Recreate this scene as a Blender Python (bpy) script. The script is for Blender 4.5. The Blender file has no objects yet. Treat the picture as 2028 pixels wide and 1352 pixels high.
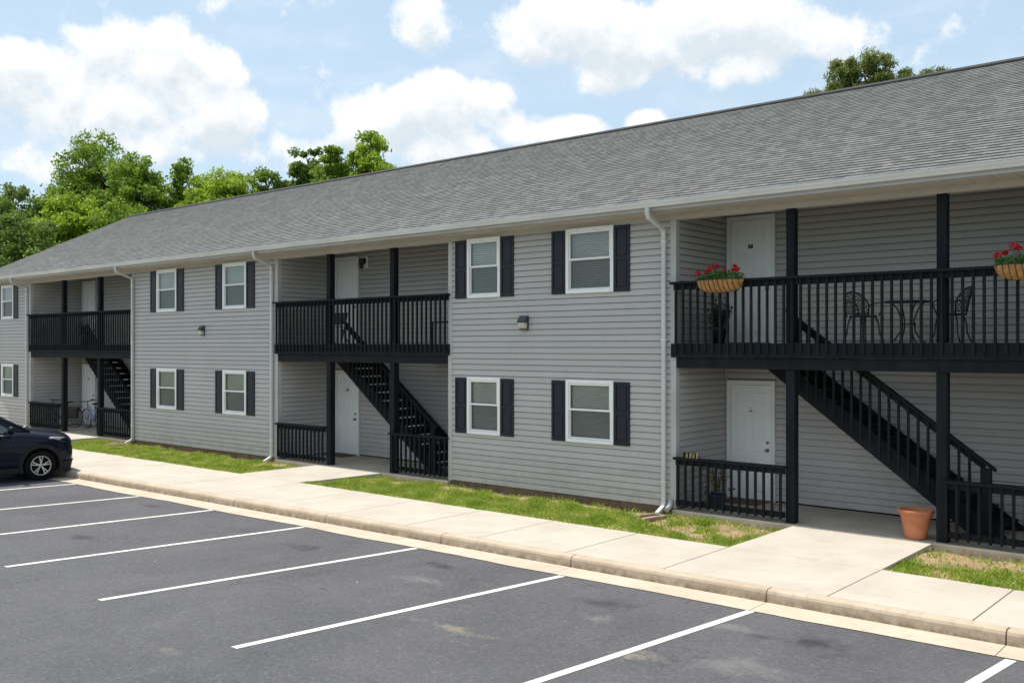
import bpy, math, random
import numpy as np
from mathutils import Vector, Matrix
R = math.radians
random.seed(7); rng = np.random.default_rng(11)
scene = bpy.context.scene
COL = scene.collection

# ------------------------------------------------------------------ helpers
class MB:
    def __init__(s): s.v = []; s.f = []; s.m = []; s.uv = None; s.sm = []
    def quad(s, a, b, c, d, m=0, sm=False):
        i = len(s.v); s.v += [a, b, c, d]; s.f.append((i, i+1, i+2, i+3)); s.m.append(m); s.sm.append(sm)
    def poly(s, pts, m=0):
        i = len(s.v); s.v += list(pts); s.f.append(tuple(range(i, i+len(pts)))); s.m.append(m); s.sm.append(False)
    def box(s, x0, x1, y0, y1, z0, z1, m=0):
        i = len(s.v)
        s.v += [(x0,y0,z0),(x1,y0,z0),(x1,y1,z0),(x0,y1,z0),(x0,y0,z1),(x1,y0,z1),(x1,y1,z1),(x0,y1,z1)]
        for q in ((0,3,2,1),(4,5,6,7),(0,1,5,4),(1,2,6,5),(2,3,7,6),(3,0,4,7)):
            s.f.append(tuple(i+k for k in q)); s.m.append(m); s.sm.append(False)
        return s
    def extr(s, prof, x0, x1, m=0, sm=False, yoff=None):
        """closed profile of (y,z) extruded along x; yoff(x) shifts it"""
        n = len(prof); i = len(s.v); yo = yoff or (lambda x: 0)
        s.v += [(x0, y+yo(x0), z) for y, z in prof] + [(x1, y+yo(x1), z) for y, z in prof]
        for k in range(n):
            s.f.append((i+k, i+(k+1) % n, i+n+(k+1) % n, i+n+k)); s.m.append(m); s.sm.append(sm)
        s.f.append(tuple(i+k for k in range(n-1, -1, -1))); s.m.append(m); s.sm.append(False)
        s.f.append(tuple(i+n+k for k in range(n))); s.m.append(m); s.sm.append(False)
    def slab(s, poly, y0, y1, m=0):
        """closed (x,z) polygon extruded along y"""
        n = len(poly); i = len(s.v)
        s.v += [(x, y0, z) for x, z in poly] + [(x, y1, z) for x, z in poly]
        for k in range(n):
            s.f.append((i+k, i+(k+1) % n, i+n+(k+1) % n, i+n+k)); s.m.append(m); s.sm.append(False)
        s.f.append(tuple(i+k for k in range(n-1, -1, -1))); s.m.append(m); s.sm.append(False)
        s.f.append(tuple(i+n+k for k in range(n))); s.m.append(m); s.sm.append(False)
    def tube(s, pts, r, n=8, m=0, rect=None, caps=True, closed=False):
        pts = [Vector(p) for p in pts]; N = len(pts); i = len(s.v)
        rs = r if isinstance(r, (list, tuple)) else [r]*N
        up = None
        for k, p in enumerate(pts):
            if closed: t = (pts[(k+1) % N]-pts[k-1]).normalized()
            else: t = (pts[min(k+1, N-1)]-pts[max(k-1, 0)]).normalized()
            if up is None:
                up = Vector((1, 0, 0)) if abs(t.x) < .9 else Vector((0, 0, 1))
            a = (up-t*up.dot(t)).normalized(); up = a; b = t.cross(a)
            for j in range(n):
                if rect:
                    sx, sy = ((1, 1), (-1, 1), (-1, -1), (1, -1))[j]
                    s.v.append(tuple(p+a*rect[0]*sx+b*rect[1]*sy))
                else:
                    an = 2*math.pi*j/n
                    s.v.append(tuple(p+(a*math.cos(an)+b*math.sin(an))*rs[k]))
        M = N if closed else N-1
        for k in range(M):
            k2 = (k+1) % N
            for j in range(n):
                s.f.append((i+k*n+j, i+k*n+(j+1) % n, i+k2*n+(j+1) % n, i+k2*n+j)); s.m.append(m); s.sm.append(not rect)
        if caps and not closed:
            s.f.append(tuple(i+j for j in range(n-1, -1, -1))); s.m.append(m); s.sm.append(False)
            s.f.append(tuple(i+(N-1)*n+j for j in range(n))); s.m.append(m); s.sm.append(False)
        return s
    def lathe(s, prof, c=(0, 0, 0), n=32, m=0, axis='z'):
        i = len(s.v); N = len(prof)
        for r, z in prof:
            for j in range(n):
                a = 2*math.pi*j/n
                if axis == 'z': s.v.append((c[0]+r*math.cos(a), c[1]+r*math.sin(a), c[2]+z))
                elif axis == 'x': s.v.append((c[0]+z, c[1]+r*math.cos(a), c[2]+r*math.sin(a)))
                else: s.v.append((c[0]+r*math.sin(a), c[1]+z, c[2]+r*math.cos(a)))
        for k in range(N-1):
            for j in range(n):
                s.f.append((i+k*n+j, i+k*n+(j+1) % n, i+(k+1)*n+(j+1) % n, i+(k+1)*n+j)); s.m.append(m); s.sm.append(True)
        return s

ORG = {}
def setp(o, label=None, cat=None, group=None, kind=None):
    if label: o['label'] = label
    if cat: o['category'] = cat
    if group: o['group'] = group
    if kind: o['kind'] = kind
    return o
def obj(name, mb, mats, parent=None, bevel=0, kind=None, label=None, attr=None, uv=None, keep=False):
    if not isinstance(mats, (list, tuple)): mats = [mats]
    V = np.array(mb.v, dtype=float)
    lo, hi = V.min(0), V.max(0)
    c = np.array([(lo[0]+hi[0])/2, (lo[1]+hi[1])/2, lo[2]])
    if keep: c = np.zeros(3)
    me = bpy.data.meshes.new(name)
    me.from_pydata((V-c).tolist(), [], mb.f)
    for m in mats: me.materials.append(m)
    me.polygons.foreach_set('material_index', mb.m)
    me.polygons.foreach_set('use_smooth', mb.sm)
    if uv is not None:
        l = me.uv_layers.new(name='UVMap'); l.data.foreach_set('uv', np.array(uv, dtype=np.float32).ravel())
    if attr is not None:
        a = me.attributes.new('rnd', 'FLOAT', 'FACE'); a.data.foreach_set('value', np.array(attr, dtype=np.float32))
    me.update()
    o = bpy.data.objects.new(name, me); COL.objects.link(o)
    P = np.zeros(3)
    if parent is not None: o.parent = parent; P = ORG[parent.name]
    o.location = (c-P).tolist(); ORG[o.name] = c
    if bevel:
        b = o.modifiers.new('Bevel', 'BEVEL'); b.width = bevel; b.segments = 2; b.limit_method = 'ANGLE'; b.angle_limit = R(40)
    if kind: o['kind'] = kind
    if label: o['label'] = label
    return o
def empty(name, loc, label, cat, group=None, rz=0, local=False):
    o = bpy.data.objects.new(name, None); COL.objects.link(o); o.empty_display_size = .2
    o.location = loc; o.rotation_euler = (0, 0, rz)
    ORG[o.name] = np.zeros(3) if local else np.array(loc, dtype=float)
    return setp(o, label, cat, group)
def copy_tree(o, parent=None):
    c = o.copy(); COL.objects.link(c)
    if parent is not None: c.parent = parent
    for ch in [x for x in o.children]: copy_tree(ch, c)
    return c

# ------------------------------------------------------------------ materials
class NT:
    def __init__(s, name):
        s.mat = bpy.data.materials.new(name); s.mat.use_nodes = True; s.t = s.mat.node_tree; s.n = s.t.nodes; s.l = s.t.links
        s.b = s.n['Principled BSDF']; s.out = s.n['Material Output']
    def N(s, typ, **k):
        n = s.n.new(typ)
        for a, b in k.items():
            if a == 'ins':
                for q, w in b.items():
                    if hasattr(w, 'is_linked') or isinstance(w, bpy.types.NodeSocket): s.l.new(w, n.inputs[q])
                    else: n.inputs[q].default_value = w
            else: setattr(n, a, b)
        return n
    def pos(s): return s.N('ShaderNodeNewGeometry').outputs['Position']
    def noise(s, scale, detail=4, vec=None, rough=.55, sv=None):
        v = vec if vec is not None else s.pos()
        if sv:
            v = s.N('ShaderNodeMapping', ins={'Vector': v, 'Scale': sv}).outputs[0]
        return s.N('ShaderNodeTexNoise', ins={'Vector': v, 'Scale': scale, 'Detail': detail, 'Roughness': rough}).outputs[0]
    def ramp(s, f, a, b, lo=0., hi=1.):
        return s.N('ShaderNodeMapRange', ins={0: f, 1: a, 2: b, 3: lo, 4: hi}).outputs[0]
    def mix(s, f, a, b, bt='MIX'):
        n = s.N('ShaderNodeMix', data_type='RGBA', blend_type=bt)
        for k, w in ((0, f), (6, a), (7, b)):
            if isinstance(w, bpy.types.NodeSocket): s.l.new(w, n.inputs[k])
            elif isinstance(w, (int, float)): n.inputs[k].default_value = w
            else: n.inputs[k].default_value = (*w, 1) if len(w) == 3 else w
        return n.outputs[2]
    def math(s, op, a, b=0., c=0.):
        return s.N('ShaderNodeMath', operation=op, ins={0: a, 1: b, 2: c}).outputs[0]
    def bump(s, h, strength=.3, dist=.01):
        s.l.new(s.N('ShaderNodeBump', ins={'Height': h, 'Strength': strength, 'Distance': dist}).outputs[0], s.b.inputs['Normal'])
    def col(s, c):
        if isinstance(c, bpy.types.NodeSocket): s.l.new(c, s.b.inputs['Base Color'])
        else: s.b.inputs['Base Color'].default_value = (*c, 1)
    def set(s, **k):
        for a, b in k.items(): s.b.inputs[a.replace('_', ' ')].default_value = b
        return s
def pm(name, c1, c2=None, scale=3, rough=.6, bump=0, bscale=40, metal=0, spec=.5, sv=None, lo=.35, hi=.65):
    n = NT(name)
    if c2 is None: c2 = tuple(x*.82 for x in c1)
    n.col(n.mix(n.ramp(n.noise(scale, 6, sv=sv), lo, hi), c1, c2))
    n.b.inputs['Roughness'].default_value = rough; n.b.inputs['Metallic'].default_value = metal
    n.b.inputs['Specular IOR Level'].default_value = spec
    if bump: n.bump(n.noise(bscale, 4, sv=sv), bump)
    return n.mat

def siding_mat():
    n = NT('vinyl_siding')
    z = n.N('ShaderNodeSeparateXYZ', ins={0: n.pos()}).outputs
    k = n.math('FLOOR', n.math('DIVIDE', n.math('SUBTRACT', z[2], .03), .115))
    r = n.N('ShaderNodeTexWhiteNoise', noise_dimensions='1D', ins={'W': k}).outputs[0]
    c = n.mix(r, (.475, .455, .432), (.525, .504, .48))
    st = n.ramp(n.noise(1.0, 5, sv=(1.2, 1.2, .35)), .35, .7)
    c = n.mix(n.math('MULTIPLY', st, .35), c, (.42, .40, .375))
    px_ = n.math('DIVIDE', n.math('ADD', z[0], n.math('MULTIPLY', r, 3.6)), 3.66)
    fr_ = n.math('FRACT', px_)
    c = n.mix(n.math('MULTIPLY', n.math('LESS_THAN', fr_, .0016), .55), c, (.15, .14, .13))
    wn = n.N('ShaderNodeTexWhiteNoise', noise_dimensions='2D', ins={'Vector': n.N('ShaderNodeCombineXYZ', ins={0: n.math('FLOOR', px_), 1: k}).outputs[0]}).outputs[0]
    c = n.mix(n.ramp(wn, 0, 1, 0, .16), c, (.38, .37, .355))
    low = n.ramp(z[2], .9, .0)
    dirt = n.math('MULTIPLY', low, n.ramp(n.noise(4, 6), .42, .7))
    c = n.mix(n.math('MULTIPLY', dirt, .4), c, (.30, .25, .19))
    n.col(c); n.set(Roughness=.55); n.b.inputs['Specular IOR Level'].default_value = .35
    n.bump(n.noise(30, 3, sv=(.15, .15, 2)), .15, .004)
    return n.mat
M_SID = siding_mat()
M_LAP_SHADE = pm('siding_lap_shade', (.21, .20, .19), (.15, .145, .135), 2, .9)  # dark tone paints the shade line under each siding lap
M_TRIM = pm('trim_vinyl_grey', (.50, .50, .48), (.43, .42, .40), 2, .5, .05)
M_GUT = pm('gutter_painted_metal', (.74, .74, .73), (.64, .64, .62), 1.2, .38, .04, spec=.5)
M_DSP = pm('downspout_painted_metal', (.60, .61, .60), (.52, .53, .52), 1.2, .45, .04)
M_SOF = pm('soffit_beige', (.50, .46, .40), (.44, .40, .34), 3, .6)
M_WHT = pm('white_vinyl', (.90, .90, .88), (.84, .84, .82), 4, .4)
M_DOOR = pm('door_white_paint', (.95, .95, .93), (.91, .91, .89), 3, .4, .05)
def blackwood(name, c1, c2):
    n = NT(name)
    f = n.ramp(n.noise(6, 6, sv=(1, 1, .3)), .35, .7)
    c = n.mix(f, c1, c2)
    sc_ = n.ramp(n.noise(60, 4), .66, .74)
    c = n.mix(n.math('MULTIPLY', sc_, .35), c, (.05, .05, .05))
    n.col(c); n.set(Roughness=.7); n.b.inputs['Specular IOR Level'].default_value = .16
    n.bump(n.noise(25, 5, sv=(1, 1, .2)), .4, .004)
    return n.mat
M_BLK = blackwood('black_painted_timber', (.008, .010, .013), (.014, .017, .021))
M_SHUT = pm('shutter_navy_black', (.006, .007, .014), (.010, .011, .019), 5, .45, .05, spec=.4)
M_FOUND = pm('foundation_brown_block', (.20, .135, .085), (.12, .08, .05), 5, .9, .5, 30)
M_SLAB = pm('porch_concrete', (.58, .52, .43), (.44, .39, .31), 1.3, .85, .2, 60)
def glass_mat():
    n = NT('window_glass')
    n.n.remove(n.b)
    tr = n.N('ShaderNodeBsdfTransparent', ins={0: (.92, .95, .935, 1)})
    gl = n.N('ShaderNodeBsdfGlossy', ins={0: (1, 1, 1, 1), 'Roughness': .01})
    bmp = n.N('ShaderNodeBump', ins={'Height': n.noise(1.6, 2), 'Strength': .25, 'Distance': .02})
    n.l.new(bmp.outputs[0], gl.inputs['Normal'])
    fr = n.N('ShaderNodeFresnel', ins={0: 1.62})
    mx = n.N('ShaderNodeMixShader', ins={0: fr.outputs[0], 1: tr.outputs[0], 2: gl.outputs[0]})
    n.l.new(mx.outputs[0], n.out.inputs[0]); return n.mat
M_GLASS = glass_mat()
def screen_mat():
    n = NT('insect_screen'); n.n.remove(n.b)
    tr = n.N('ShaderNodeBsdfTransparent'); df = n.N('ShaderNodeBsdfDiffuse', ins={0: (.05, .055, .055, 1)})
    mx = n.N('ShaderNodeMixShader', ins={0: .30, 1: tr.outputs[0], 2: df.outputs[0]})
    n.l.new(mx.outputs[0], n.out.inputs[0]); return n.mat
M_SCREEN = screen_mat()
M_BLIND = pm('blind_slats', (.92, .93, .87), (.84, .86, .79), 2, .5)
M_BLINDS = [M_BLIND, pm('blind_slats_warm', (.86, .84, .78), (.78, .76, .70), 2, .5), pm('blind_slats_cool', (.90, .92, .92), (.82, .84, .84), 2, .5)]
M_BLGAP = pm('blind_slat_underside', (.55, .57, .55), (.48, .50, .48), 2, .6)
M_DARK = pm('dark_void', (.01, .01, .01), (.015, .015, .015), 2, .9)
M_METAL = pm('satin_nickel', (.30, .29, .27), (.22, .21, .2), 10, .35, metal=.9)
M_BMET = pm('black_cast_iron', (.014, .015, .017), (.024, .025, .027), 20, .45, .2, 60)
M_PLATE = pm('plate_black', (.01, .01, .01), (.015, .015, .015), 5, .4)
M_LENS = pm('lamp_lens', (.60, .58, .46), (.48, .46, .36), 9, .3)
M_BRONZE = pm('lamp_housing', (.045, .05, .062), (.03, .033, .04), 9, .4)
def shingle_mat():
    n = NT('asphalt_shingles')
    uv = n.N('ShaderNodeUVMap').outputs[0]
    br = n.N('ShaderNodeTexBrick', offset=.37, ins={'Vector': uv, 'Color1': (.02, .02, .02, 1), 'Color2': (1, 1, 1, 1), 'Mortar': (.5, .5, .5, 1),
        'Scale': 1., 'Mortar Size': 0., 'Brick Width': .17, 'Row Height': .1441})
    bw = n.N('ShaderNodeRGBToBW', ins={0: br.outputs[0]}).outputs[0]
    wob = n.N('ShaderNodeMapping', ins={'Vector': uv, 'Scale': (5.5, 7., 1)}).outputs[0]
    st = n.N('ShaderNodeTexNoise', ins={'Vector': wob, 'Scale': 1.9, 'Detail': 6, 'Roughness': .75, 'Distortion': .5}).outputs[0]
    c = n.mix(n.ramp(bw, .1, .9), (.08, .081, .084), (.235, .235, .239))
    c = n.mix(n.ramp(st, .36, .64), c, n.mix(.5, c, (.22, .22, .225)), 'MIX')
    c = n.mix(n.ramp(st, .56, .40, 0, .65), c, (.075, .076, .078))
    big = n.noise(.35, 4, vec=uv)
    c = n.mix(n.ramp(big, .35, .65, 0, .35), c, (.125, .127, .133))
    gr = n.noise(90, 2, vec=uv)
    c = n.mix(n.ramp(gr, .3, .7, 0, .3), c, (.25, .25, .245))
    n.col(c); n.set(Roughness=.95); n.b.inputs['Specular IOR Level'].default_value = .12
    n.bump(n.math('ADD', gr, n.math('MULTIPLY', bw, .6)), .6, .008)
    return n.mat
M_SHING = shingle_mat()
M_RIDGE = pm('ridge_cap_dark', (.022, .022, .024), (.035, .035, .037), 4, .9)

def asphalt_mat():
    n = NT('asphalt')
    p = n.pos()
    big = n.noise(.55, 6, rough=.6)
    c = n.mix(n.ramp(big, .35, .65), (.076, .078, .090), (.108, .109, .121))
    mid = n.noise(2.2, 5, sv=(1, .5, 1))
    c = n.mix(n.ramp(mid, .5, .78, 0, .5), c, (.135, .135, .138))
    fine = n.noise(85, 3, rough=.7)
    c = n.mix(n.ramp(fine, .35, .7, 0, .8), c, (.062, .063, .069), 'MIX')
    ag = n.noise(24, 5, rough=.85)
    c = n.mix(n.ramp(ag, .54, .70, 0, .6), c, (.23, .23, .235)); c = n.mix(n.ramp(ag, .46, .30, 0, .7), c, (.035, .035, .04))
    sp = n.noise(160, 2)
    c = n.mix(n.ramp(sp, .62, .72, 0, .55), c, (.34, .34, .34))
    crk = n.N('ShaderNodeTexVoronoi', feature='DISTANCE_TO_EDGE', ins={'Vector': n.N('ShaderNodeVectorMath', operation='ADD', ins={0: p, 1: n.N('ShaderNodeTexNoise', ins={'Vector': p, 'Scale': 2.}).outputs[1]}).outputs[0], 'Scale': .28}).outputs[0]
    c = n.mix(n.math('MULTIPLY', n.ramp(crk, .004, .001), n.ramp(n.noise(.5, 2), .45, .6, 0, .55)), c, (.05, .05, .055))
    def blot(c, x, y, rx, ry, colr, amt, ns=3.):
        m = n.N('ShaderNodeMapping', vector_type='TEXTURE', ins={'Vector': p, 'Location': (x, y, -.27), 'Scale': (rx, ry, 5)}).outputs[0]
        d = n.N('ShaderNodeVectorMath', operation='LENGTH', ins={0: m}).outputs['Value']
        w = n.math('ADD', n.math('SUBTRACT', 1.0, d), n.math('MULTIPLY', n.math('SUBTRACT', n.noise(ns, 6, rough=.7), .5), 3.2))
        return n.mix(n.ramp(w, .35, 1.1, 0, min(1., amt*1.2)), c, colr)
    dk = (.028, .028, .03); tan = (.27, .235, .18)
    for a in ((-9.6, -4.85, .55, .3, dk, .8), (-4.05, -4.85, .6, .5, dk, .75), (-13.9, -5.1, .6, .3, dk, .5), (-12.1, -5.3, .6, .3, dk, .6), (-15.3, -7.2, .5, .3, dk, .6), (-6.6, -4.9, .7, .4, dk, .5), (-17.3, -4.9, .5, .25, dk, .5),
              (-6.8, -7.2, .28, .14, tan, .5), (-5.3, -6.4, .35, .3, tan, .55), (-6.35, -5.5, .6, .25, (.19, .19, .185), .5), (-4.3, -6.0, .7, .5, (.17, .17, .168), .5), (-9.1, -5.6, .7, .25, (.18, .18, .175), .5), (-5.0, -4.9, .5, .2, (.18, .18, .178), .45), (-7.3, -6.9, .8, .18, tan, .45), (-4.6, -5.0, .3, .2, dk, .6), (-9.0, -9.3, .3, .15, tan, .3)):
        c = blot(c, *a)
    c = n.mix(n.ramp(n.N('ShaderNodeTexVoronoi', ins={'Vector': p, 'Scale': 1.1}).outputs[0], .018, .01), c, (.6, .6, .58))
    n.col(c); n.set(Roughness=.88); n.b.inputs['Specular IOR Level'].default_value = .25
    n.bump(n.math('ADD', fine, n.math('MULTIPLY', sp, .5)), .5, .008)
    return n.mat
M_ASPH = asphalt_mat()
def concrete(name, c1, c2, dirtc, dirt=.3, scale=1.2, zdirt=None):
    n = NT(name)
    c = n.mix(n.ramp(n.noise(scale, 7, rough=.6), .35, .65), c1, c2)
    c = n.mix(n.ramp(n.noise(scale*4, 6, rough=.65), .55, .78, 0, dirt), c, dirtc)
    f = n.noise(120, 3)
    c = n.mix(n.ramp(f, .55, .75, 0, .35), c, tuple(x*.6 for x in c1))
    if zdirt:
        z = n.N('ShaderNodeSeparateXYZ', ins={0: n.pos()}).outputs[2]
        w = n.math('MULTIPLY', n.ramp(z, zdirt[1], zdirt[0]), n.ramp(n.noise(9, 6, rough=.7), .35, .6))
        c = n.mix(w, c, zdirt[2])
    n.col(c); n.set(Roughness=.9); n.b.inputs['Specular IOR Level'].default_value = .2
    n.bump(n.math('ADD', f, n.noise(25, 4)), .3, .006); return n.mat
M_WALK = concrete('sidewalk_concrete', (.49, .455, .40), (.43, .395, .345), (.36, .31, .25), .3)
M_CURB = concrete('curb_concrete', (.50, .42, .325), (.41, .335, .25), (.26, .195, .135), .6, 2.2, (-.262, -.14, (.17, .125, .08)))
M_PAN = concrete('gutter_pan_concrete', (.52, .455, .375), (.445, .38, .305), (.30, .23, .16), .5, 2.)
def soil_mat():
    n = NT('bare_soil')
    c = n.mix(n.ramp(n.noise(3, 7, rough=.65), .35, .65), (.42, .30, .185), (.28, .19, .11))
    c = n.mix(n.ramp(n.noise(7, 6), .5, .7, 0, .7), c, (.45, .36, .21))
    c = n.mix(n.ramp(n.noise(1.4, 5), .5, .65, 0, .35), c, (.16, .17, .05))
    n.col(c); n.set(Roughness=.95); n.bump(n.noise(30, 6, rough=.7), 1., .03); return n.mat
M_SOIL = soil_mat()
M_SLAB = concrete('porch_concrete', (.56, .49, .40), (.43, .375, .30), (.33, .27, .20), .4, 1.1, (-.10, -.004, (.26, .19, .12)))
M_FIELD = pm('field_grass', (.07, .12, .02), (.11, .14, .04), .5, .95, .5, 8)
M_PAINT = None
def paint_mat():
    n = NT('white_road_paint')
    c = n.mix(n.ramp(n.noise(6, 5), .4, .7), (.66, .66, .62), (.52, .52, .49))
    c = n.mix(n.ramp(n.noise(2.5, 6, rough=.75), .5, .75, 0, .5), c, (.32, .32, .32))
    c = n.mix(n.ramp(n.noise(45, 4, rough=.8), .54, .68, 0, .75), c, (.30, .30, .31))
    n.col(c); n.set(Roughness=.7); n.bump(n.noise(80, 3), .3, .004); return n.mat
M_PAINT = paint_mat()
def leaf_mat(name, a, b, c3, trans=.35, rough=.5):
    n = NT(name)
    at = n.N('ShaderNodeAttribute', attribute_name='rnd').outputs['Fac']
    c = n.mix(n.ramp(at, 0, .6), a, b); c = n.mix(n.ramp(at, .6, 1.), c, c3)
    n.col(c); n.set(Roughness=rough); n.b.inputs['Specular IOR Level'].default_value = .3
    tl = n.N('ShaderNodeBsdfTranslucent'); n.l.new(c, tl.inputs[0])
    mx = n.N('ShaderNodeMixShader', ins={0: trans, 1: n.b.outputs[0], 2: tl.outputs[0]})
    n.l.new(mx.outputs[0], n.out.inputs[0]); return n.mat
M_GRASS = leaf_mat('grass_blades', (.22, .33, .04), (.36, .48, .06), (.66, .60, .26), .4, .6)
M_LEAF = [leaf_mat('leaves_mid', (.12, .21, .025), (.20, .31, .03), (.32, .43, .06), .5),
          leaf_mat('leaves_light', (.19, .29, .025), (.29, .41, .035), (.42, .53, .07), .5),
          leaf_mat('leaves_dark', (.11, .18, .04), (.16, .25, .045), (.25, .35, .06), .5),
          leaf_mat('needles_pine', (.12, .155, .04), (.18, .22, .05), (.27, .31, .08), .4)]
M_BARK = pm('bark', (.12, .09, .065), (.06, .045, .035), 3, .9, .6, 14)

# ------------------------------------------------------------------ the setting
def kind(o, k='structure'): o['kind'] = k; return o
b = MB(); b.quad((-900, -900, -.31), (900, -900, -.31), (900, 900, -.31), (-900, 900, -.31))
obj('ground', b, M_FIELD, kind='structure')
YC = lambda x: .022*(x+5)
def yc(x): return -3.72+YC(x)
XL, XR = -52., 14.
b = MB(); b.quad((XL, -34, -.27), (XR, -34, -.27), (XR, yc(XR)-.30, -.27), (XL, yc(XL)-.30, -.27))
obj('parking_lot', b, M_ASPH, kind='structure')
# curb with joints
cj = [-51.]
jx = [-2.58, -5.19, -8.07, -10.55, -13.3, -16., -18.8, -21.6, -24.4, -27.2, -30., -33., -36., -39., -42., -46., -51.8][::-1] + [.1, 2.8, 5.5, 8.2, 11., 13.9]
prof = [(-.40, -.40), (-.03, -.40), (.0, -.262), (.012, -.135), (.03, -.110), (.06, -.103), (.155, -.101), (.155, -.45), (-.40, -.45)]
b = MB()
face = [(-.02, -.40), (.0, -.262), (.010, -.150), (.024, -.120), (.05, -.106), (.16, -.102), (.16, -.40)]
for a_, c_ in zip(jx[:-1], jx[1:]):
    b.extr([(y-3.72, z) for y, z in face], a_+.007, c_-.007, sm=False, yoff=YC)
obj('curb', b, M_CURB, kind='structure')
b = MB()
for a_, c_ in zip(jx[:-1], jx[1:]):
    # wavy asphalt edge in short pieces
    xs = np.linspace(a_+.004, c_-.004, max(2, int((c_-a_)/.25)))
    ed = [-.42+random.uniform(-.012, .012)+.02*math.sin(x*1.7) for x in xs]
    for k in range(len(xs)-1):
        x0, x1 = xs[k], xs[k+1]
        b.quad((x0, yc(x0)+ed[k], -.262), (x1, yc(x1)+ed[k+1], -.262), (x1, yc(x1)+.02, -.255), (x0, yc(x0)+.02, -.255))
obj('gutter_pan', b, M_PAN, kind='structure')
b = MB(); b.quad((XL, yc(XL)-.40, -.266), (XR, yc(XR)-.40, -.266), (XR, yc(XR)+.3, -.266), (XL, yc(XL)+.3, -.266))
obj('pan_joint_bed', b, M_DARK, kind='structure')
# sidewalk slabs
SWB = -1.8
sj = [-2.94, -4.51, -6.70, -8.27, -9.92, -11.5, -13.2, -14.9, -16.75, -18.6, -20.3, -22., -23.7, -25.4, -27.1, -28.8, -30.4, -32., -33.7, -35.4, -37.1, -39, -41, -44, -47, -51.9][::-1] + [-1.3, .4, 2.1, 3.8, 5.5, 7.2, 9, 11, 13.9]
b = MB()
for a_, c_ in zip(sj[:-1], sj[1:]):
    zt = -.100+random.uniform(-.0012, .0012)
    x0, x1 = a_+.006, c_-.006
    i = len(b.v)
    b.v += [(x0, yc(x0)+.165, -.4), (x1, yc(x1)+.165, -.4), (x1, SWB, -.4), (x0, SWB, -.4), (x0, yc(x0)+.165, zt), (x1, yc(x1)+.165, zt), (x1, SWB, zt), (x0, SWB, zt)]
    for q in ((4, 5, 6, 7), (0, 1, 5, 4), (1, 2, 6, 5), (2, 3, 7, 6), (3, 0, 4, 7)): b.f.append(tuple(i+k for k in q)); b.m.append(0); b.sm.append(False)
obj('sidewalk', b, M_WALK, kind='structure', bevel=.006)
b = MB(); b.quad((XL, yc(XL)+.1, -.118), (XR, yc(XR)+.1, -.118), (XR, SWB-.01, -.118), (XL, SWB-.01, -.118))
obj('sidewalk_joint_bed', b, pm('joint_dirt', (.09, .075, .055)), kind='structure')
# porch slabs and walkways
RD = 1.8      # recess depth
BAYS = [dict(x0=-34.35, x1=-27.3, posts=(-31.98, -29.48), door=-34.27, stair=-28.55, land=-32.0, walk=((-32.6, -31.4), (-30.0, -29.2))),
        dict(x0=-20.1, x1=-14.1, posts=(-18.12, -15.90), door=-20.02, stair=-15.40, land=-18.7, walk=((-19.03, -18.42), (-16.81, -16.15))),
        dict(x0=-8.67, x1=-2.67, posts=(-6.585, -4.30), door=-8.62, stair=-4.05, land=-7.35, walk=((-6.70, -6.50), (-4.51, -4.40)))]
for B in BAYS:
    b = MB(); b.box(B['x0']-.02, B['x1']+.02, -.10, RD+.02, -.35, 0)
    obj('porch_slab', b, M_SLAB, kind='structure', bevel=.012)
    (a0, a1), (c0, c1) = B['walk']
    b = MB(); i = len(b.v)
    b.v += [(a0, SWB+.008, -.4), (c0, SWB+.008, -.4), (c1, -.108, -.4), (a1, -.108, -.4), (a0, SWB+.008, -.099), (c0, SWB+.008, -.099), (c1, -.108, -.012), (a1, -.108, -.012)]
    for q in ((4, 5, 6, 7), (0, 1, 5, 4), (1, 2, 6, 5), (2, 3, 7, 6), (3, 0, 4, 7)): b.f.append(tuple(i+k for k in q)); b.m.append(0); b.sm.append(False)
    obj('walkway', b, M_WALK, kind='structure', bevel=.008)
# soil and grass
b = MB()
nx, ny = 420, 12
xs = np.linspace(-50, 13, nx); ys = np.linspace(SWB+.002, .05, ny)
def sz(x, y): return -.125+.02*math.sin(x*2.1+y*3)+.012*math.sin(x*7.3-y*5)+.01*(y+1)
G = [[(x, y, min(sz(x, y), -.104) if y < -1.6 else sz(x, y)) for x in xs] for y in ys]
for r_ in G: b.v += r_
for j in range(ny-1):
    for i_ in range(nx-1):
        k = j*nx+i_; b.f.append((k, k+1, k+nx+1, k+nx)); b.m.append(0); b.sm.append(True)
obj('soil', b, M_SOIL, kind='structure')

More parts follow.
